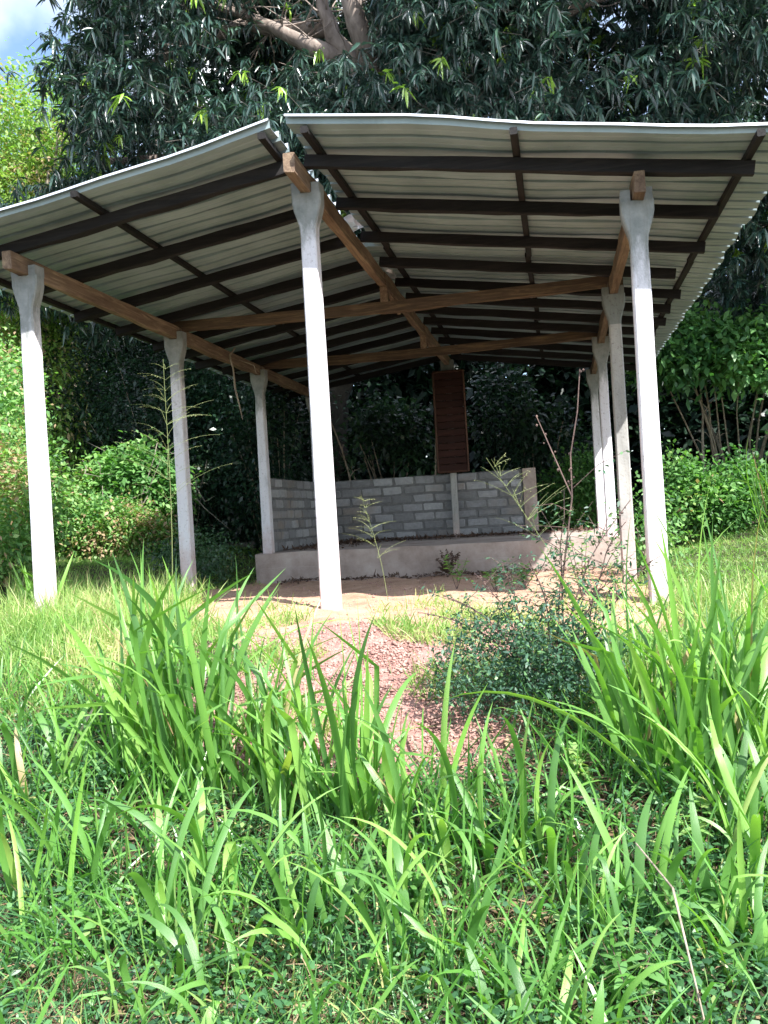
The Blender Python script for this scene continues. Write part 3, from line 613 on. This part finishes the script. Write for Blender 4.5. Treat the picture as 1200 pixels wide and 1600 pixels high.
# right
bush('shrub', 'bright low shrub at the lawn edge just right of the front right post', 'shrub', B(2.6, 15.2), [((2.4, 15.0, 1.45), (.75, .45, .42), 2), ((2.0, 15.2, 1.75), (.25, .3, .45), .7), ((2.9, 15.1, 1.7), (.2, .25, .45), .4)], 7500, .10, M_lit, .42, .17, up=.6)
bush('shrub', 'bright leafy shrub at the right edge of the picture above the lawn', 'shrub', B(4.3, 15.2), [((4.5, 15.3, 1.9), (.75, .6, .9), 3), ((4.9, 15.6, 2.7), (.4, .5, .5), 1), ((3.6, 15.0, 1.45), (.5, .4, .45), 1)], 9500, .10, M_lit, .45, .17, up=.6)
bush('broadleaf_tree', 'broad-leaved young tree with thin bare stems over the dark gap on the right', 'tree', B(3.3, 17.8), [((2.1, 15.9, 4.15), (.8, .5, .6), 3), ((3.3, 15.7, 3.95), (.9, .5, .55), 3), ((4.6, 16, 4.2), (1, .6, .9), 2)], 9000, .14, M_lit, .2, .14, stems=16, srad=.028, wr=.62)
bush('shrub', 'weedy green shrub at the foot of the second right post', 'shrub', B(.95, 10.3), [((.98, 10.3, 1.15), (.22, .3, .42), 1)], 1500, .06, M_lit, .5, .2)
# far wood that closes the view
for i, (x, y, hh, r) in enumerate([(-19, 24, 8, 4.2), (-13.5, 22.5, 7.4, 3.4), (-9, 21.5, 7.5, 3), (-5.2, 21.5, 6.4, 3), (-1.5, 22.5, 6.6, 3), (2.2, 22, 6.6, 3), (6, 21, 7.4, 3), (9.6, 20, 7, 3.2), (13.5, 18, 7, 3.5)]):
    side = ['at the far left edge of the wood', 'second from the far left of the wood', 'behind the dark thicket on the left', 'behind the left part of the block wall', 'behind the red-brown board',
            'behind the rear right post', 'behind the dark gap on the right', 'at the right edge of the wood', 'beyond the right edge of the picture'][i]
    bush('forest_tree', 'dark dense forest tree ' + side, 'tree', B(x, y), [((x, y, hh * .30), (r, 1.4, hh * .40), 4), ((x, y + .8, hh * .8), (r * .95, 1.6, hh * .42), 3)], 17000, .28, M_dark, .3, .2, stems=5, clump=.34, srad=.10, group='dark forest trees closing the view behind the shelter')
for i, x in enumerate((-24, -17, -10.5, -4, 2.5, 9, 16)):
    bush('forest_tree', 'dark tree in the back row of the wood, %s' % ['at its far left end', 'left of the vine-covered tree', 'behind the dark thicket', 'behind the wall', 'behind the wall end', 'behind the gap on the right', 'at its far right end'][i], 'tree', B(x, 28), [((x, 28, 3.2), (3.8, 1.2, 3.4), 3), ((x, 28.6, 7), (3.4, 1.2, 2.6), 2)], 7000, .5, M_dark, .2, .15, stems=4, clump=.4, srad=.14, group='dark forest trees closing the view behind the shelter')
# thin bare stems standing in the dark gaps
for i, (x, y, h0, lab) in enumerate([(2.55, 16.6, 3.2, 'thin pale sapling stem just right of the front right post'), (2.9, 17.2, 3.3, 'thin bare sapling stem in the dark gap, second from the post'), (3.75, 16.4, 3.0, 'forked pale sapling stem in the middle of the dark gap'),
        (4.35, 16.8, 3.3, 'thin bare sapling stem right of the forked one'), (4.75, 16.8, 3.2, 'rightmost thin pale sapling stem in the dark gap'), (3.3, 17.6, 3.4, 'dark sapling stem deep in the gap on the right'),
        (-3.95, 17.0, 3.4, 'broken pale sapling trunk behind the block wall near the centre post'), (-4.5, 17.4, 3.6, 'slanting grey sapling behind the left part of the block wall'), (-2.55, 17.0, 2.9, 'slim pale sapling stem left of the red-brown board')]):
    th = thing('sapling', lab, 'sapling', B(x, y)); b0 = Vector(B(x, y)); q = [b0]
    d = Vector((random.uniform(-.12, .12), 0, 1))
    for s_ in range(6): d = (d + Vector((random.uniform(-.1, .1), random.uniform(-.1, .1), 0))).normalized(); q.append(q[-1] + d * h0 / 6)
    mb = MB(); mb.tube(q, [.03, .028, .025, .022, .018, .014, .008], 6, .1); mb.build('trunk', M_twig if i != 5 else M_trunkdark, th)
    for s_ in range(3):
        a = q[random.randrange(2, 5)]; e = a + Vector((random.uniform(-.35, .35), random.uniform(-.2, .2), random.uniform(.05, .3)))
        mb = MB(); mb.tube([a, (a + e) / 2 + Vector((0, 0, .05)), e], [.012, .009, .004], 4); mb.build('branch', M_twig, th)

# ------------------------------------------------------------------ grasses that nobody could count
def scatter(n, x0, x1, y0, y1, dens):
    out = []
    while sum(map(len, out)) < n:
        x = rng.uniform(x0, x1, n * 2); y = rng.uniform(y0, y1, n * 2); k = rng.random(n * 2) < dens(x, y); out.append(np.stack([x[k], y[k]], -1))
    return np.concatenate(out)[:n]
def inview(x, y): return (x > -.66 * y - .3) & (x < .28 * y + .4)
def grass(name, label, n, box, dens, l0, l1, wd, m, tmean, tsd, lean=.5, cat=None):
    xy = scatter(n, *box, lambda x, y: dens(x, y) * inview(x, y)); x, y = xy.T; P = np.stack([x, y, G(x, y) - .012], -1)
    D = np.stack([rng.normal(size=n) * lean, rng.normal(size=n) * lean, np.ones(n)], -1); U = np.stack([rng.normal(size=n), rng.normal(size=n), np.zeros(n)], -1)
    pt = np.array([mn.noise(Vector((a, b_, 0)) * 1.3) for a, b_ in xy]) * .4
    o = leaf_obj(name, m, None, P, D, U, rng.uniform(l0, l1, n), wd * rng.uniform(.6, 1.3, n), np.clip(rng.normal(tmean, tsd, n) + pt, 0, 1), droop=rng.uniform(.1, .9, n), ts=(0, .3, .6, .82, 1), ws=(.8, 1, .85, .5, .05))
    tag(o, label, cat or 'grass', kind='stuff'); return o
patchy = lambda x, y, s=1.0: np.clip(.55 + .6 * np.sin(x * 2.7 * s + 1.3 * np.sin(y * 2.1 * s)) * np.cos(y * 3.1 * s + x), 0, 1)
grass('lawn_grass', 'short sunlit grass growing round the shelter', 60000, (-9, 6, 4.6, 17), lambda x, y: (1 - sandm(x, y)) * (1 - redm(x, y)) * (.35 + .65 / (1 + (y / 9) ** 2)), .07, .20, .008, M_lawn, .5, .2, .55)
grass('sparse_grass', 'thin pale grass tufts on the bare earth before the shelter', 9000, (-4.5, 1.2, 4.0, 6.8), lambda x, y: (patchy(x, y, 1.6) > .72) * (1 - .75 * sst(5.6, 6.4, y)), .06, .24, .006, M_lawn, .65, .2, .35)
grass('undergrass', 'fine green and straw coloured grass between the tall blades', 14000, (-3.4, 1.6, 2.0, 5.0), lambda x, y: (1 - redm(x, y) ** .5 * .97) * (.12 + .88 * patchy(x + 3, y, 1.7)) * (1 - sst(4.0, 4.6, y) * .8), .08, .34, .006, M_cover, .6, .2, .6)
grass('wispy_grass', 'pale wispy seeding grass between the tall tussocks and the bare earth', 13000, (-5.2, 1.8, 4.1, 7.2), lambda x, y: (1 - redm(x, y) ** .5) * (1 - sandm(x, y) ** .5) * (.2 + .8 * patchy(x, y, 1.4)) * (1 - .72 * sst(-2.9, -2.1, x) * (1 - sst(-.3, .3, x))), .14, .38, .006, M_lawn, .72, .18, .35)
grass('left_weeds', 'pale sunlit weedy grass round the foot of the front left post', 6500, (-6.5, -2.6, 6.2, 9.2), lambda x, y: (1 - sandm(x, y)) * (.3 + .7 * patchy(x, y, 1.6)), .15, .48, .007, M_lawn, .72, .2, .32)
grass('medium_grass', 'medium sized green grass blades among the tall tussocks', 2900, (-3.2, 1.5, 2.1, 4.5), lambda x, y: (1 - redm(x, y) ** .5) * (.15 + .85 * patchy(x + 1, y + 2, 1.5)), .22, .55, .012, M_tall, .5, .2, .38)
grass('dry_stems', 'dry straw and dead stems lying among the foreground grass', 11000, (-3.2, 1.4, 2.0, 4.6), lambda x, y: (1 - redm(x, y)) * patchy(x, y), .08, .26, .004, M_straw, .5, .25, 1.5, 'straw')
# low leafy ground cover in the foreground
n = 13500; xy = scatter(n, -3.4, 1.6, 1.9, 4.9, lambda x, y: inview(x, y) * (1 - sst(.1, .5, redm(x, y))) * (.08 + .92 * patchy(x, y, 2.2)) * (1 - .97 * sst(3.7, 4.2, y)))
x, y = xy.T; P = np.stack([x, y, G(x, y) + rng.uniform(.005, .13, n)], -1)
o = leaf_obj('ground_cover', M_cover, None, P, np.stack([rng.normal(size=n), rng.normal(size=n), rng.uniform(-.3, .6, n)], -1), np.array([0, 0, 1.0]) + rng.normal(size=(n, 3)) * .35, rng.uniform(.014, .042, n), rng.uniform(.010, .026, n), np.clip(rng.normal(.34, .28, n), 0, 1), ts=(0, .5, 1), ws=(.3, 1, .3))
tag(o, 'low creeping leafy weeds covering the foreground soil', 'ground cover', kind='stuff')
n = 3800; xy = scatter(n, -3.2, 1.5, 1.9, 4.6, lambda x, y: inview(x, y) * (1 - redm(x, y)) * patchy(x + 5, y, 1.9)); P = np.stack([*xy.T, G(*xy.T) + rng.uniform(.004, .03, n)], -1)
o = leaf_obj('fallen_leaves', M_straw, None, P, np.stack([rng.normal(size=n), rng.normal(size=n), rng.normal(size=n) * .25], -1), np.array([0, 0, 1.0]) + rng.normal(size=(n, 3)) * .4, rng.uniform(.02, .07, n), rng.uniform(.01, .026, n), np.clip(rng.normal(.3, .25, n), 0, 1), droop=-.15)
tag(o, 'dead brown leaves and trash under the foreground grass', 'leaf litter', kind='stuff')
# gravel on the red slope
def pebbles(name, label, xy, r0, r1, m, cat, flat=.6):
    n = len(xy); base = np.array([(1, 0, 0), (0, 1, 0), (-1, 0, 0), (0, -1, 0), (0, 0, 1), (0, 0, -1)], float)
    r = r0 + (r1 - r0) * rng.random(n) ** 2.2 * 1.5; sc = rng.uniform(.6, 1.4, (n, 1, 3)) * r[:, None, None] * np.array([1, 1, flat]); th = rng.uniform(0, 6.28, n)
    v = base[None] * sc + rng.normal(size=(n, 6, 3)) * r[:, None, None] * .15; c, s_ = np.cos(th)[:, None], np.sin(th)[:, None]
    v = np.stack([v[..., 0] * c - v[..., 1] * s_, v[..., 0] * s_ + v[..., 1] * c, v[..., 2]], -1); v += np.stack([xy[:, 0], xy[:, 1], (xy[:, 2] if xy.shape[1] > 2 else G(xy[:, 0], xy[:, 1])) + r * .2], -1)[:, None]
    f = np.array([(0, 1, 4), (1, 2, 4), (2, 3, 4), (3, 0, 4), (1, 0, 5), (2, 1, 5), (3, 2, 5), (0, 3, 5)]); F = (np.arange(n)[:, None, None] * 6 + f[None]).reshape(-1, 3)
    o = mesh_obj(name, v.reshape(-1, 3), F, m); tag(o, label, cat, kind='stuff'); return o
M_grav = simple('red_gravel', [(.25, (.16, .07, .06)), (.5, (.36, .21, .175)), (.75, (.56, .38, .32))], 14)
xy = scatter(26000, -2.6, .3, 3.2, 6.0, lambda x, y: redm(x, y) * (1 - .6 * sst(4.8, 5.6, y)))
pebbles('red_gravel', 'loose reddish gravel on the bare slope before the shelter', xy, .003, .011, M_grav, 'gravel')
xy = scatter(2500, -4.3, .8, 5.4, 12.2, lambda x, y: sandm(x, y) * .6)
pebbles('earth_crumbs', 'small crumbs of earth scattered on the sandy floor', xy, .004, .013, M_grav, 'earth')
# leaf litter on and before the platform
k = 1500; lx = rng.uniform(-4.2, .5, k); ly = 15.45 - np.abs(rng.normal(size=k)) * .35; ly = np.clip(ly, 12.6, 15.45)
k2 = 500; lx2 = -4.2 + np.abs(rng.normal(size=k2)) * .5; ly2 = rng.uniform(12.7, 15.4, k2)
k3 = 700; lx3 = rng.uniform(-4.0, .7, k3); ly3 = 12.22 - np.abs(rng.normal(size=k3)) * .22
xl = np.concatenate([lx, lx2, lx3]); yl = np.concatenate([ly, ly2, ly3]); zl = np.concatenate([np.full(k + k2, HP + .012), G(lx3, ly3) + .015]) + rng.uniform(0, .03, k + k2 + k3)
n = len(xl); o = leaf_obj('leaf_litter', M_debris, None, np.stack([xl, yl, zl], -1), np.stack([rng.normal(size=n), rng.normal(size=n), rng.normal(size=n) * .3], -1), np.array([0, 0, 1.]) + rng.normal(size=(n, 3)) * .4, rng.uniform(.03, .10, n), rng.uniform(.015, .04, n), np.zeros(n), droop=-.2, ts=(0, .5, 1), ws=(.2, 1, .2))
tag(o, 'dead brown leaves lying on the platform and along its foot', 'leaf litter', kind='stuff')
for (px_, py_) in ((-4.0, 13.1), (-3.7, 14.6)):
    pass

# ------------------------------------------------------------------ tall blades: tussocks of guinea grass
BV = []
for k in range(26):
    K = 12; curl = random.uniform(.05, 1.25) ** 1.3; tw = random.uniform(-1.2, 1.2); vs_ = []; th = random.uniform(.02, .18); p = Vector((0, 0, 0)); kink = random.random() < .18; kp = random.uniform(.55, .8)
    for i in range(K + 1):
        t = i / K
        ang = th + curl * t ** 1.8 * 1.5 + (.9 if kink and t > kp else 0)
        if i: p = p + Vector((0, math.sin(ang), math.cos(ang))) / K
        wd = .5 * min(1, .45 + t * 2.6) * (1 - max(0, (t - .55) / .45) ** 1.8) + .01
        a = tw * t; sx = Vector((math.cos(a), math.sin(a) * math.cos(ang), -math.sin(a) * math.sin(ang))); nn = sx.cross(Vector((0, math.sin(ang), math.cos(ang))))
        # x stays in "width" units, scaled per object; y,z in "length" units
        vs_ += [(-sx.x * wd, p.y - sx.y * wd * .03, p.z - sx.z * wd * .03), (0, p.y - .006 * math.sin(math.pi * min(1, t + .1)), p.z), (sx.x * wd, p.y + sx.y * wd * .03, p.z + sx.z * wd * .03)]
    fs_ = [(i * 3 + j, i * 3 + j + 1, i * 3 + j + 4, i * 3 + j + 3) for i in range(K) for j in (0, 1)]
    me = bpy.data.meshes.new('blade'); me.from_pydata(vs_, [], fs_); me.materials.append(M_blade); me.polygons.foreach_set('use_smooth', [True] * len(fs_)); BV.append((curl, me))
BV.sort(key=lambda q: q[0])
def tussock(x, y, n, h, spread, arch, label, wd=.026, lean=(0, 0), leanr=.22):
    th = thing('grass_tussock', label, 'grass tussock', B(x, y), 'tussocks of tall broad-bladed grass before the shelter')
    for k in range(int(n * 2.0)):
        r = spread * math.sqrt(random.random()); a = random.uniform(0, 6.283); bx, by = x + r * math.cos(a), y + r * math.sin(a)
        i = min(len(BV) - 1, max(0, int(len(BV) * (arch + random.gauss(0, .22)))))
        o = bpy.data.objects.new('blade', BV[i][1]); COL.objects.link(o); o.parent = th
        o.location = (bx - x, by - y, float(G(bx, by)) - .02 - th.location.z)
        ln = h * random.uniform(.45, 1.1); o.scale = (wd * random.uniform(.45, 1.3), ln, ln)
        o.rotation_euler = (random.gauss(lean[1], leanr) , random.gauss(lean[0], leanr), random.uniform(0, 6.283))
TU = [(-1.95, 3.75, 28, 1.10, .16, .22, 'dense upright tussock of tall grass at left, below the foot of the second left post'),
 (-1.62, 3.62, 28, 1.20, .14, .18, 'tallest upright grass tussock left of centre with blades reaching the sandy ground'),
 (-1.36, 3.62, 18, .95, .13, .3, 'upright grass tussock right of the tallest one, at the edge of the gravel'),
 (-1.10, 3.42, 20, .85, .13, .25, 'upright grass tussock before the gravel slope, left of the bare patch'),
 (-.86, 3.40, 16, .92, .10, .15, 'narrow stiff grass tussock directly left of the bare gravel patch'),
 (-2.35, 3.55, 12, .70, .18, .45, 'loose grass tussock at the left edge below the front left post'),
 (-1.90, 2.95, 10, .66, .18, .6, 'arching grass tussock low at the left edge'),
 (-1.35, 2.85, 14, .70, .20, .6, 'arching grass tussock in the left foreground with long bent blades'),
 (-.85, 2.80, 13, .66, .18, .6, 'arching grass tussock at the bottom centre left'),
 (-.55, 3.25, 15, .74, .16, .45, 'grass tussock at the lower edge of the bare gravel patch'),
 (-.50, 2.70, 12, .60, .18, .65, 'bent grass tussock at the bottom centre'),
 (-.22, 3.15, 13, .66, .16, .45, 'grass tussock below the wiry shrub'),
 (.10, 2.95, 12, .58, .18, .55, 'low grass tussock at the bottom right of centre'),
 (.42, 2.85, 10, .50, .16, .6, 'short arching tussock in the bottom right corner'),
 (.22, 3.75, 12, .78, .10, .2, 'narrow upright tussock right of the wiry shrub'),
 (.44, 3.60, 28, 1.12, .15, .3, 'large tall tussock below the foot of the front right post'),
 (.68, 3.75, 28, 1.2, .16, .38, 'large arching tussock at the right edge of the picture'),
 (.62, 3.20, 14, .72, .15, .5, 'arching tussock low at the right edge'),
 (-1.15, 2.45, 9, .50, .2, .7, 'nearest grass tussock cut by the bottom edge at left'),
 (-.10, 2.50, 9, .48, .2, .7, 'nearest grass tussock cut by the bottom edge at centre right'),
 (-4.9, 7.6, 16, .62, .22, .3, 'sunlit tussock left of the foot of the front left post'),
 (3.1, 13.9, 18, 1.5, .25, .25, 'tall upright grass tussock among the shrubs beyond the lawn')]
for x, y, n, h, sp_, ar, lab in TU: tussock(x, y, n, h, sp_, ar, lab)

# ------------------------------------------------------------------ wiry shrub with bare budding stems
ws_ = thing('wiry_shrub', 'wiry small-leaved shrub with tall bare budding stems before the right half of the shelter', 'shrub', B(-.10, 4.25))
b0 = Vector(B(-.10, 4.25)); tips = [(.12, 4.3, 2.19, 0), (.02, 4.3, 1.62, 0), (-.56, 4.1, 1.15, .05), (-.70, 4.3, 1.05, .1), (.28, 4.2, 1.45, 0), (.40, 4.3, 1.25, 0), (-.30, 4.3, 1.28, 0), (.20, 4.1, 1.20, 0), (-.45, 4.5, 1.22, 0), (.33, 4.5, 1.55, 0), (-.15, 4.1, 1.3, 0)]
LP = []; LD = []; buds = []
for i, (tx, ty, tz, _) in enumerate(tips):
    T = Vector((tx, ty, tz)); q = []; s0 = b0 + Vector((random.uniform(-.08, .08), random.uniform(-.06, .06), -.05))
    for j in range(9):
        t = j / 8; p = s0.lerp(T, t); p.z += .12 * math.sin(t * math.pi) * (1 if i > 1 else .1); p += Vector((random.uniform(-.012, .012), random.uniform(-.012, .012), 0)); q.append(p)
    mb = MB(); r0 = .0055 if i == 0 else .004; mb.tube(q, [r0 * (1 - .08 * j) + .0008 for j in range(9)], 5)
    for j in range(16 if i else 9):
        t = random.uniform(.12, .85) if i else random.uniform(.15, .75); a = q[int(t * 8)].lerp(q[min(8, int(t * 8) + 1)], t * 8 % 1)
        e = a + Vector((random.uniform(-.3, .3), random.uniform(-.2, .2), random.uniform(.02, .22))) * random.uniform(.5, 1)
        mb.tube([a, (a + e) / 2 + Vector((0, 0, random.uniform(-.01, .03))), e], [.002, .0016, .0009], 4)
        for _ in range(14):
            LP.append(a.lerp(e, random.uniform(.2, 1)) + Vector([random.gauss(0, .012) for _ in range(3)])); LD.append([random.gauss(0, 1), random.gauss(0, 1), random.gauss(.2, .5)])
    if i == 0:
        a = q[5]; e = Vector((-.09, 4.3, 1.98)); mb.tube([a, a.lerp(e, .5), e], [.004, .0035, .002], 4); q2 = [a.lerp(e, s_ / 9) for s_ in range(10)]; buds += q2[3:]
    for j in range(14): t = random.uniform(.35, 1); buds.append(q[min(7, int(t * 8))].lerp(q[min(8, int(t * 8) + 1)], t * 8 % 1))
    mb.build('stem', M_stem, ws_)
k = 9500; c = norm(rng.normal(size=(k, 3))) * (rng.random(k) ** .45)[:, None] * np.array([.50, .34, .34]) + np.array([-.18, 4.2, .76]); c = c[c[:, 2] > G(c[:, 0], c[:, 1])]
i = rng.integers(0, 260, len(c)); cc = c[:260]; c = np.where(rng.random((len(c), 1)) < .75, cc[i] + rng.normal(size=c.shape) * .035, c)
LPn = np.concatenate([np.array([tuple(p) for p in LP]), c]); LDn = np.concatenate([np.array(LD), rdir(len(c)) + np.array([0, 0, .3])]); n = len(LPn)
o = leaf_obj('foliage', M_shr, ws_, LPn, LDn, np.array([0, 0, 1.]) + rng.normal(size=(n, 3)) * .5, rng.uniform(.012, .034, n), rng.uniform(.007, .017, n), np.clip(rng.normal(.5, .25, n), 0, 1), ts=(0, .5, 1), ws=(.3, 1, .2))
mb = MB()
for p in buds:
    r = random.uniform(.004, .008); d = Vector((random.gauss(0, .01), random.gauss(0, .01), 0)); mb.tube([p + d - Vector((0, 0, r)), p + d, p + d + Vector((0, 0, r))], [r * .4, r, r * .35], 5)
tag(mb.build('buds', M_stem, ws_), kind='stuff')

# ------------------------------------------------------------------ seeding grasses
def panicle(label, base, top, whorls, blen, z0, r=.003, droopy=.5):
    th = thing('seeding_grass', label, 'seeding grass', base); b_ = Vector(base); T = Vector(top)
    mb = MB(); mb.tube([b_.lerp(T, t) + Vector((.02 * math.sin(t * 4), 0, 0)) for t in np.linspace(0, 1, 9)], [r * (1 - .08 * i) for i in range(9)], 5); mb.build('stalk', M_panic, th)
    mb = MB(); LP = []; LD = []
    for k in range(whorls):
        t = z0 + (1 - z0) * (k / whorls) ** .8; c = b_.lerp(T, t); f = 1 - .75 * (k / whorls)
        for a in range(random.randint(3, 5)):
            az_ = random.uniform(0, 6.28); L_ = blen * f * random.uniform(.7, 1.15); d = Vector((math.cos(az_), math.sin(az_) * .8, random.uniform(.5, 1.0))).normalized(); q = [c]
            for s_ in range(6):
                d = (d + Vector((0, 0, -droopy * .22))).normalized(); q.append(q[-1] + d * L_ / 6)
            mb.tube(q, [.0011, .001, .0009, .0008, .0007, .0006, .0004], 3)
            for s_ in range(12):
                j = random.uniform(1, 5.99); p = q[int(j)].lerp(q[int(j) + 1], j % 1); LP.append(tuple(p)); LD.append((random.gauss(0, .4) + d.x, random.gauss(0, .4) + d.y, d.z + random.gauss(0, .4)))
    mb.build('branches', M_panic, th); n = len(LP)
    o = leaf_obj('seeds', M_panic, th, np.array(LP), np.array(LD), rdir(n), rng.uniform(.005, .012, n), .0022, rng.random(n), ts=(0, .5, 1), ws=(.3, 1, .3)); tag(o, kind='stuff')
panicle('tall pale grass seed head standing before the second left post', Gp(-2.62, 5.5), (-2.55, 5.5, 2.68), 11, .48, .5)
panicle('small pale grass seed head before the middle of the platform', Gp(-1.42, 7.0), (-1.58, 7.0, 1.72), 8, .30, .42, .0022)
panicle('leaning spreading grass seed head before the right end of the block wall', Gp(.22, 4.7), (-.36, 4.7, 1.82), 7, .34, .6, .0022, .3)
# small weeds on the sand in front of the platform
for i, (x, y, h, lab) in enumerate([(-1.0, 8.2, .30, 'small leafy weed on the sand before the platform, left one'), (-.62, 8.0, .26, 'small leafy weed on the sand before the platform, middle one'), (-.36, 8.1, .24, 'small leafy weed on the sand before the platform, right one'),
        (.12, 6.6, .5, 'bushy green weed at the right side of the sandy ground'), (.05, 3.55, .22, 'yellow-green leafy weed at the foot of the wiry shrub')]):
    th = thing('weed', lab, 'weed', B(x, y)); mb = MB(); P_ = []; D_ = []
    for s_ in range(4):
        tip = Vector(B(x, y)) + Vector((random.uniform(-.12, .12), random.uniform(-.1, .1), h * random.uniform(.7, 1.1))); mb.tube([B(x, y), Vector(B(x, y)).lerp(tip, .5), tip], [.004, .003, .0015], 4)
        for q in range(26): t = random.uniform(.3, 1.0); P_.append(tuple(Vector(B(x, y)).lerp(tip, t))); D_.append([random.gauss(0, 1), random.gauss(0, 1), .4])
    mb.build('stem', M_stem, th); n = len(P_)
    leaf_obj('foliage', M_lit, th, np.array(P_), np.array(D_), np.array([0, 0, 1.]) + rng.normal(size=(n, 3)) * .3, rng.uniform(.025, .06, n), rng.uniform(.014, .03, n), np.clip(rng.normal(.6 if i < 4 else .85, .1, n), 0, .9), ts=(0, .5, 1), ws=(.3, 1, .2))
for i, (x, y, lab) in enumerate([(-1.55, 2.75, 'small broad-leaved weed with a yellow leaf at lower left'), (-.62, 2.95, 'small broad-leaved weed in the bottom centre between two tussocks'), (.12, 2.62, 'feathery green weed in the bottom right'), (.45, 3.3, 'yellow-green curled weed under the large right tussock'), (-1.95, 3.15, 'leafy weed in the shade at the left edge'), (.30, 2.9, 'blue-green leafy weed right of the pale dry stalk')]):
    th = thing('weed', lab, 'weed', B(x, y)); mb = MB(); P_ = []; D_ = []; h = random.uniform(.14, .24)
    for s_ in range(5):
        tip = Vector(B(x, y)) + Vector((random.uniform(-.13, .13), random.uniform(-.1, .1), h * random.uniform(.6, 1.1))); mb.tube([B(x, y), Vector(B(x, y)).lerp(tip, .5), tip], [.003, .0025, .0012], 4)
        for q in range(12): t = random.uniform(.3, 1.0); P_.append(tuple(Vector(B(x, y)).lerp(tip, t))); D_.append([random.gauss(0, 1), random.gauss(0, 1), .4])
    mb.build('stem', M_stem, th); n = len(P_)
    leaf_obj('foliage', M_lit, th, np.array(P_), np.array(D_), np.array([0, 0, 1.]) + rng.normal(size=(n, 3)) * .3, rng.uniform(.04, .085, n), rng.uniform(.018, .036, n), np.clip(rng.normal(.45 if i != 3 else .82, .12, n), 0, .9), droop=.4, ts=(0, .3, .65, 1), ws=(.2, 1, .8, .1))
# dead brown weed against the platform, hanging dry vine, twig on the gravel
th = thing('dead_weed', 'dried dark brown weed leaning against the platform front', 'dead plant', B(-1.55, 12.05)); mb = MB(); P_ = []; D_ = []
for s_ in range(9):
    tip = Vector(B(-1.55, 12.05)) + Vector((random.uniform(-.25, .2), random.uniform(-.1, .1), random.uniform(.12, .38))); mb.tube([B(-1.55, 12.05), tip], [.006, .002], 4)
    for q in range(60): P_.append(tuple(Vector(B(-1.55, 12.05)).lerp(tip, random.uniform(.3, 1)))); D_.append([random.gauss(0, 1), random.gauss(0, 1), .2])
mb.build('stem', M_stem, th); n = len(P_); leaf_obj('dead_leaves', M_debris, th, np.array(P_), np.array(D_), rdir(n), rng.uniform(.02, .05, n), .02, np.zeros(n), ts=(0, .5, 1), ws=(.3, 1, .2))
mb = MB(); mb.tube([(-4.16, 11.16, HS + .17), (-4.22, 11.1, HS + .06), (-4.18, 11.1, 3.6), (-4.17, 11.1, 3.35), (-4.12, 11.1, 3.1), (-4.09, 11.1, 2.92)], [.012, .014, .012, .015, .011, .004], 5, .2)
mb.tube([(-4.20, 11.4, HS + .05), (-4.0, 11.42, HS - .04), (-3.97, 11.42, HS - .16)], [.006, .006, .003], 4)
tag(mb.build('dry_vine', M_twig), 'dry vine hanging down from the left side beam', 'vine')
mb = MB(); mb.tube([Gp(.18, 3.0, .22), Gp(.26, 2.7, .30), Gp(.30, 2.45, .12)], [.003, .004, .003], 5)
tag(mb.build('dry_stalk', M_twig), 'pale dry stalk standing among the grass at the bottom right', 'stalk')
mb = MB(); mb.tube([Gp(-.28, 3.42, .06), Gp(-.1, 3.42, .10), Gp(.1, 3.4, .08)], [.006, .007, .004], 5, .15)
tag(mb.build('fallen_twig', M_stem), 'fallen grey twig lying in the grass below the wiry shrub', 'twig')
print('tris', sum(sum(len(p.vertices) - 2 for p in o.data.polygons) for o in bpy.data.objects if o.type == 'MESH' and o.data.users == 1) if False else len(bpy.data.objects))
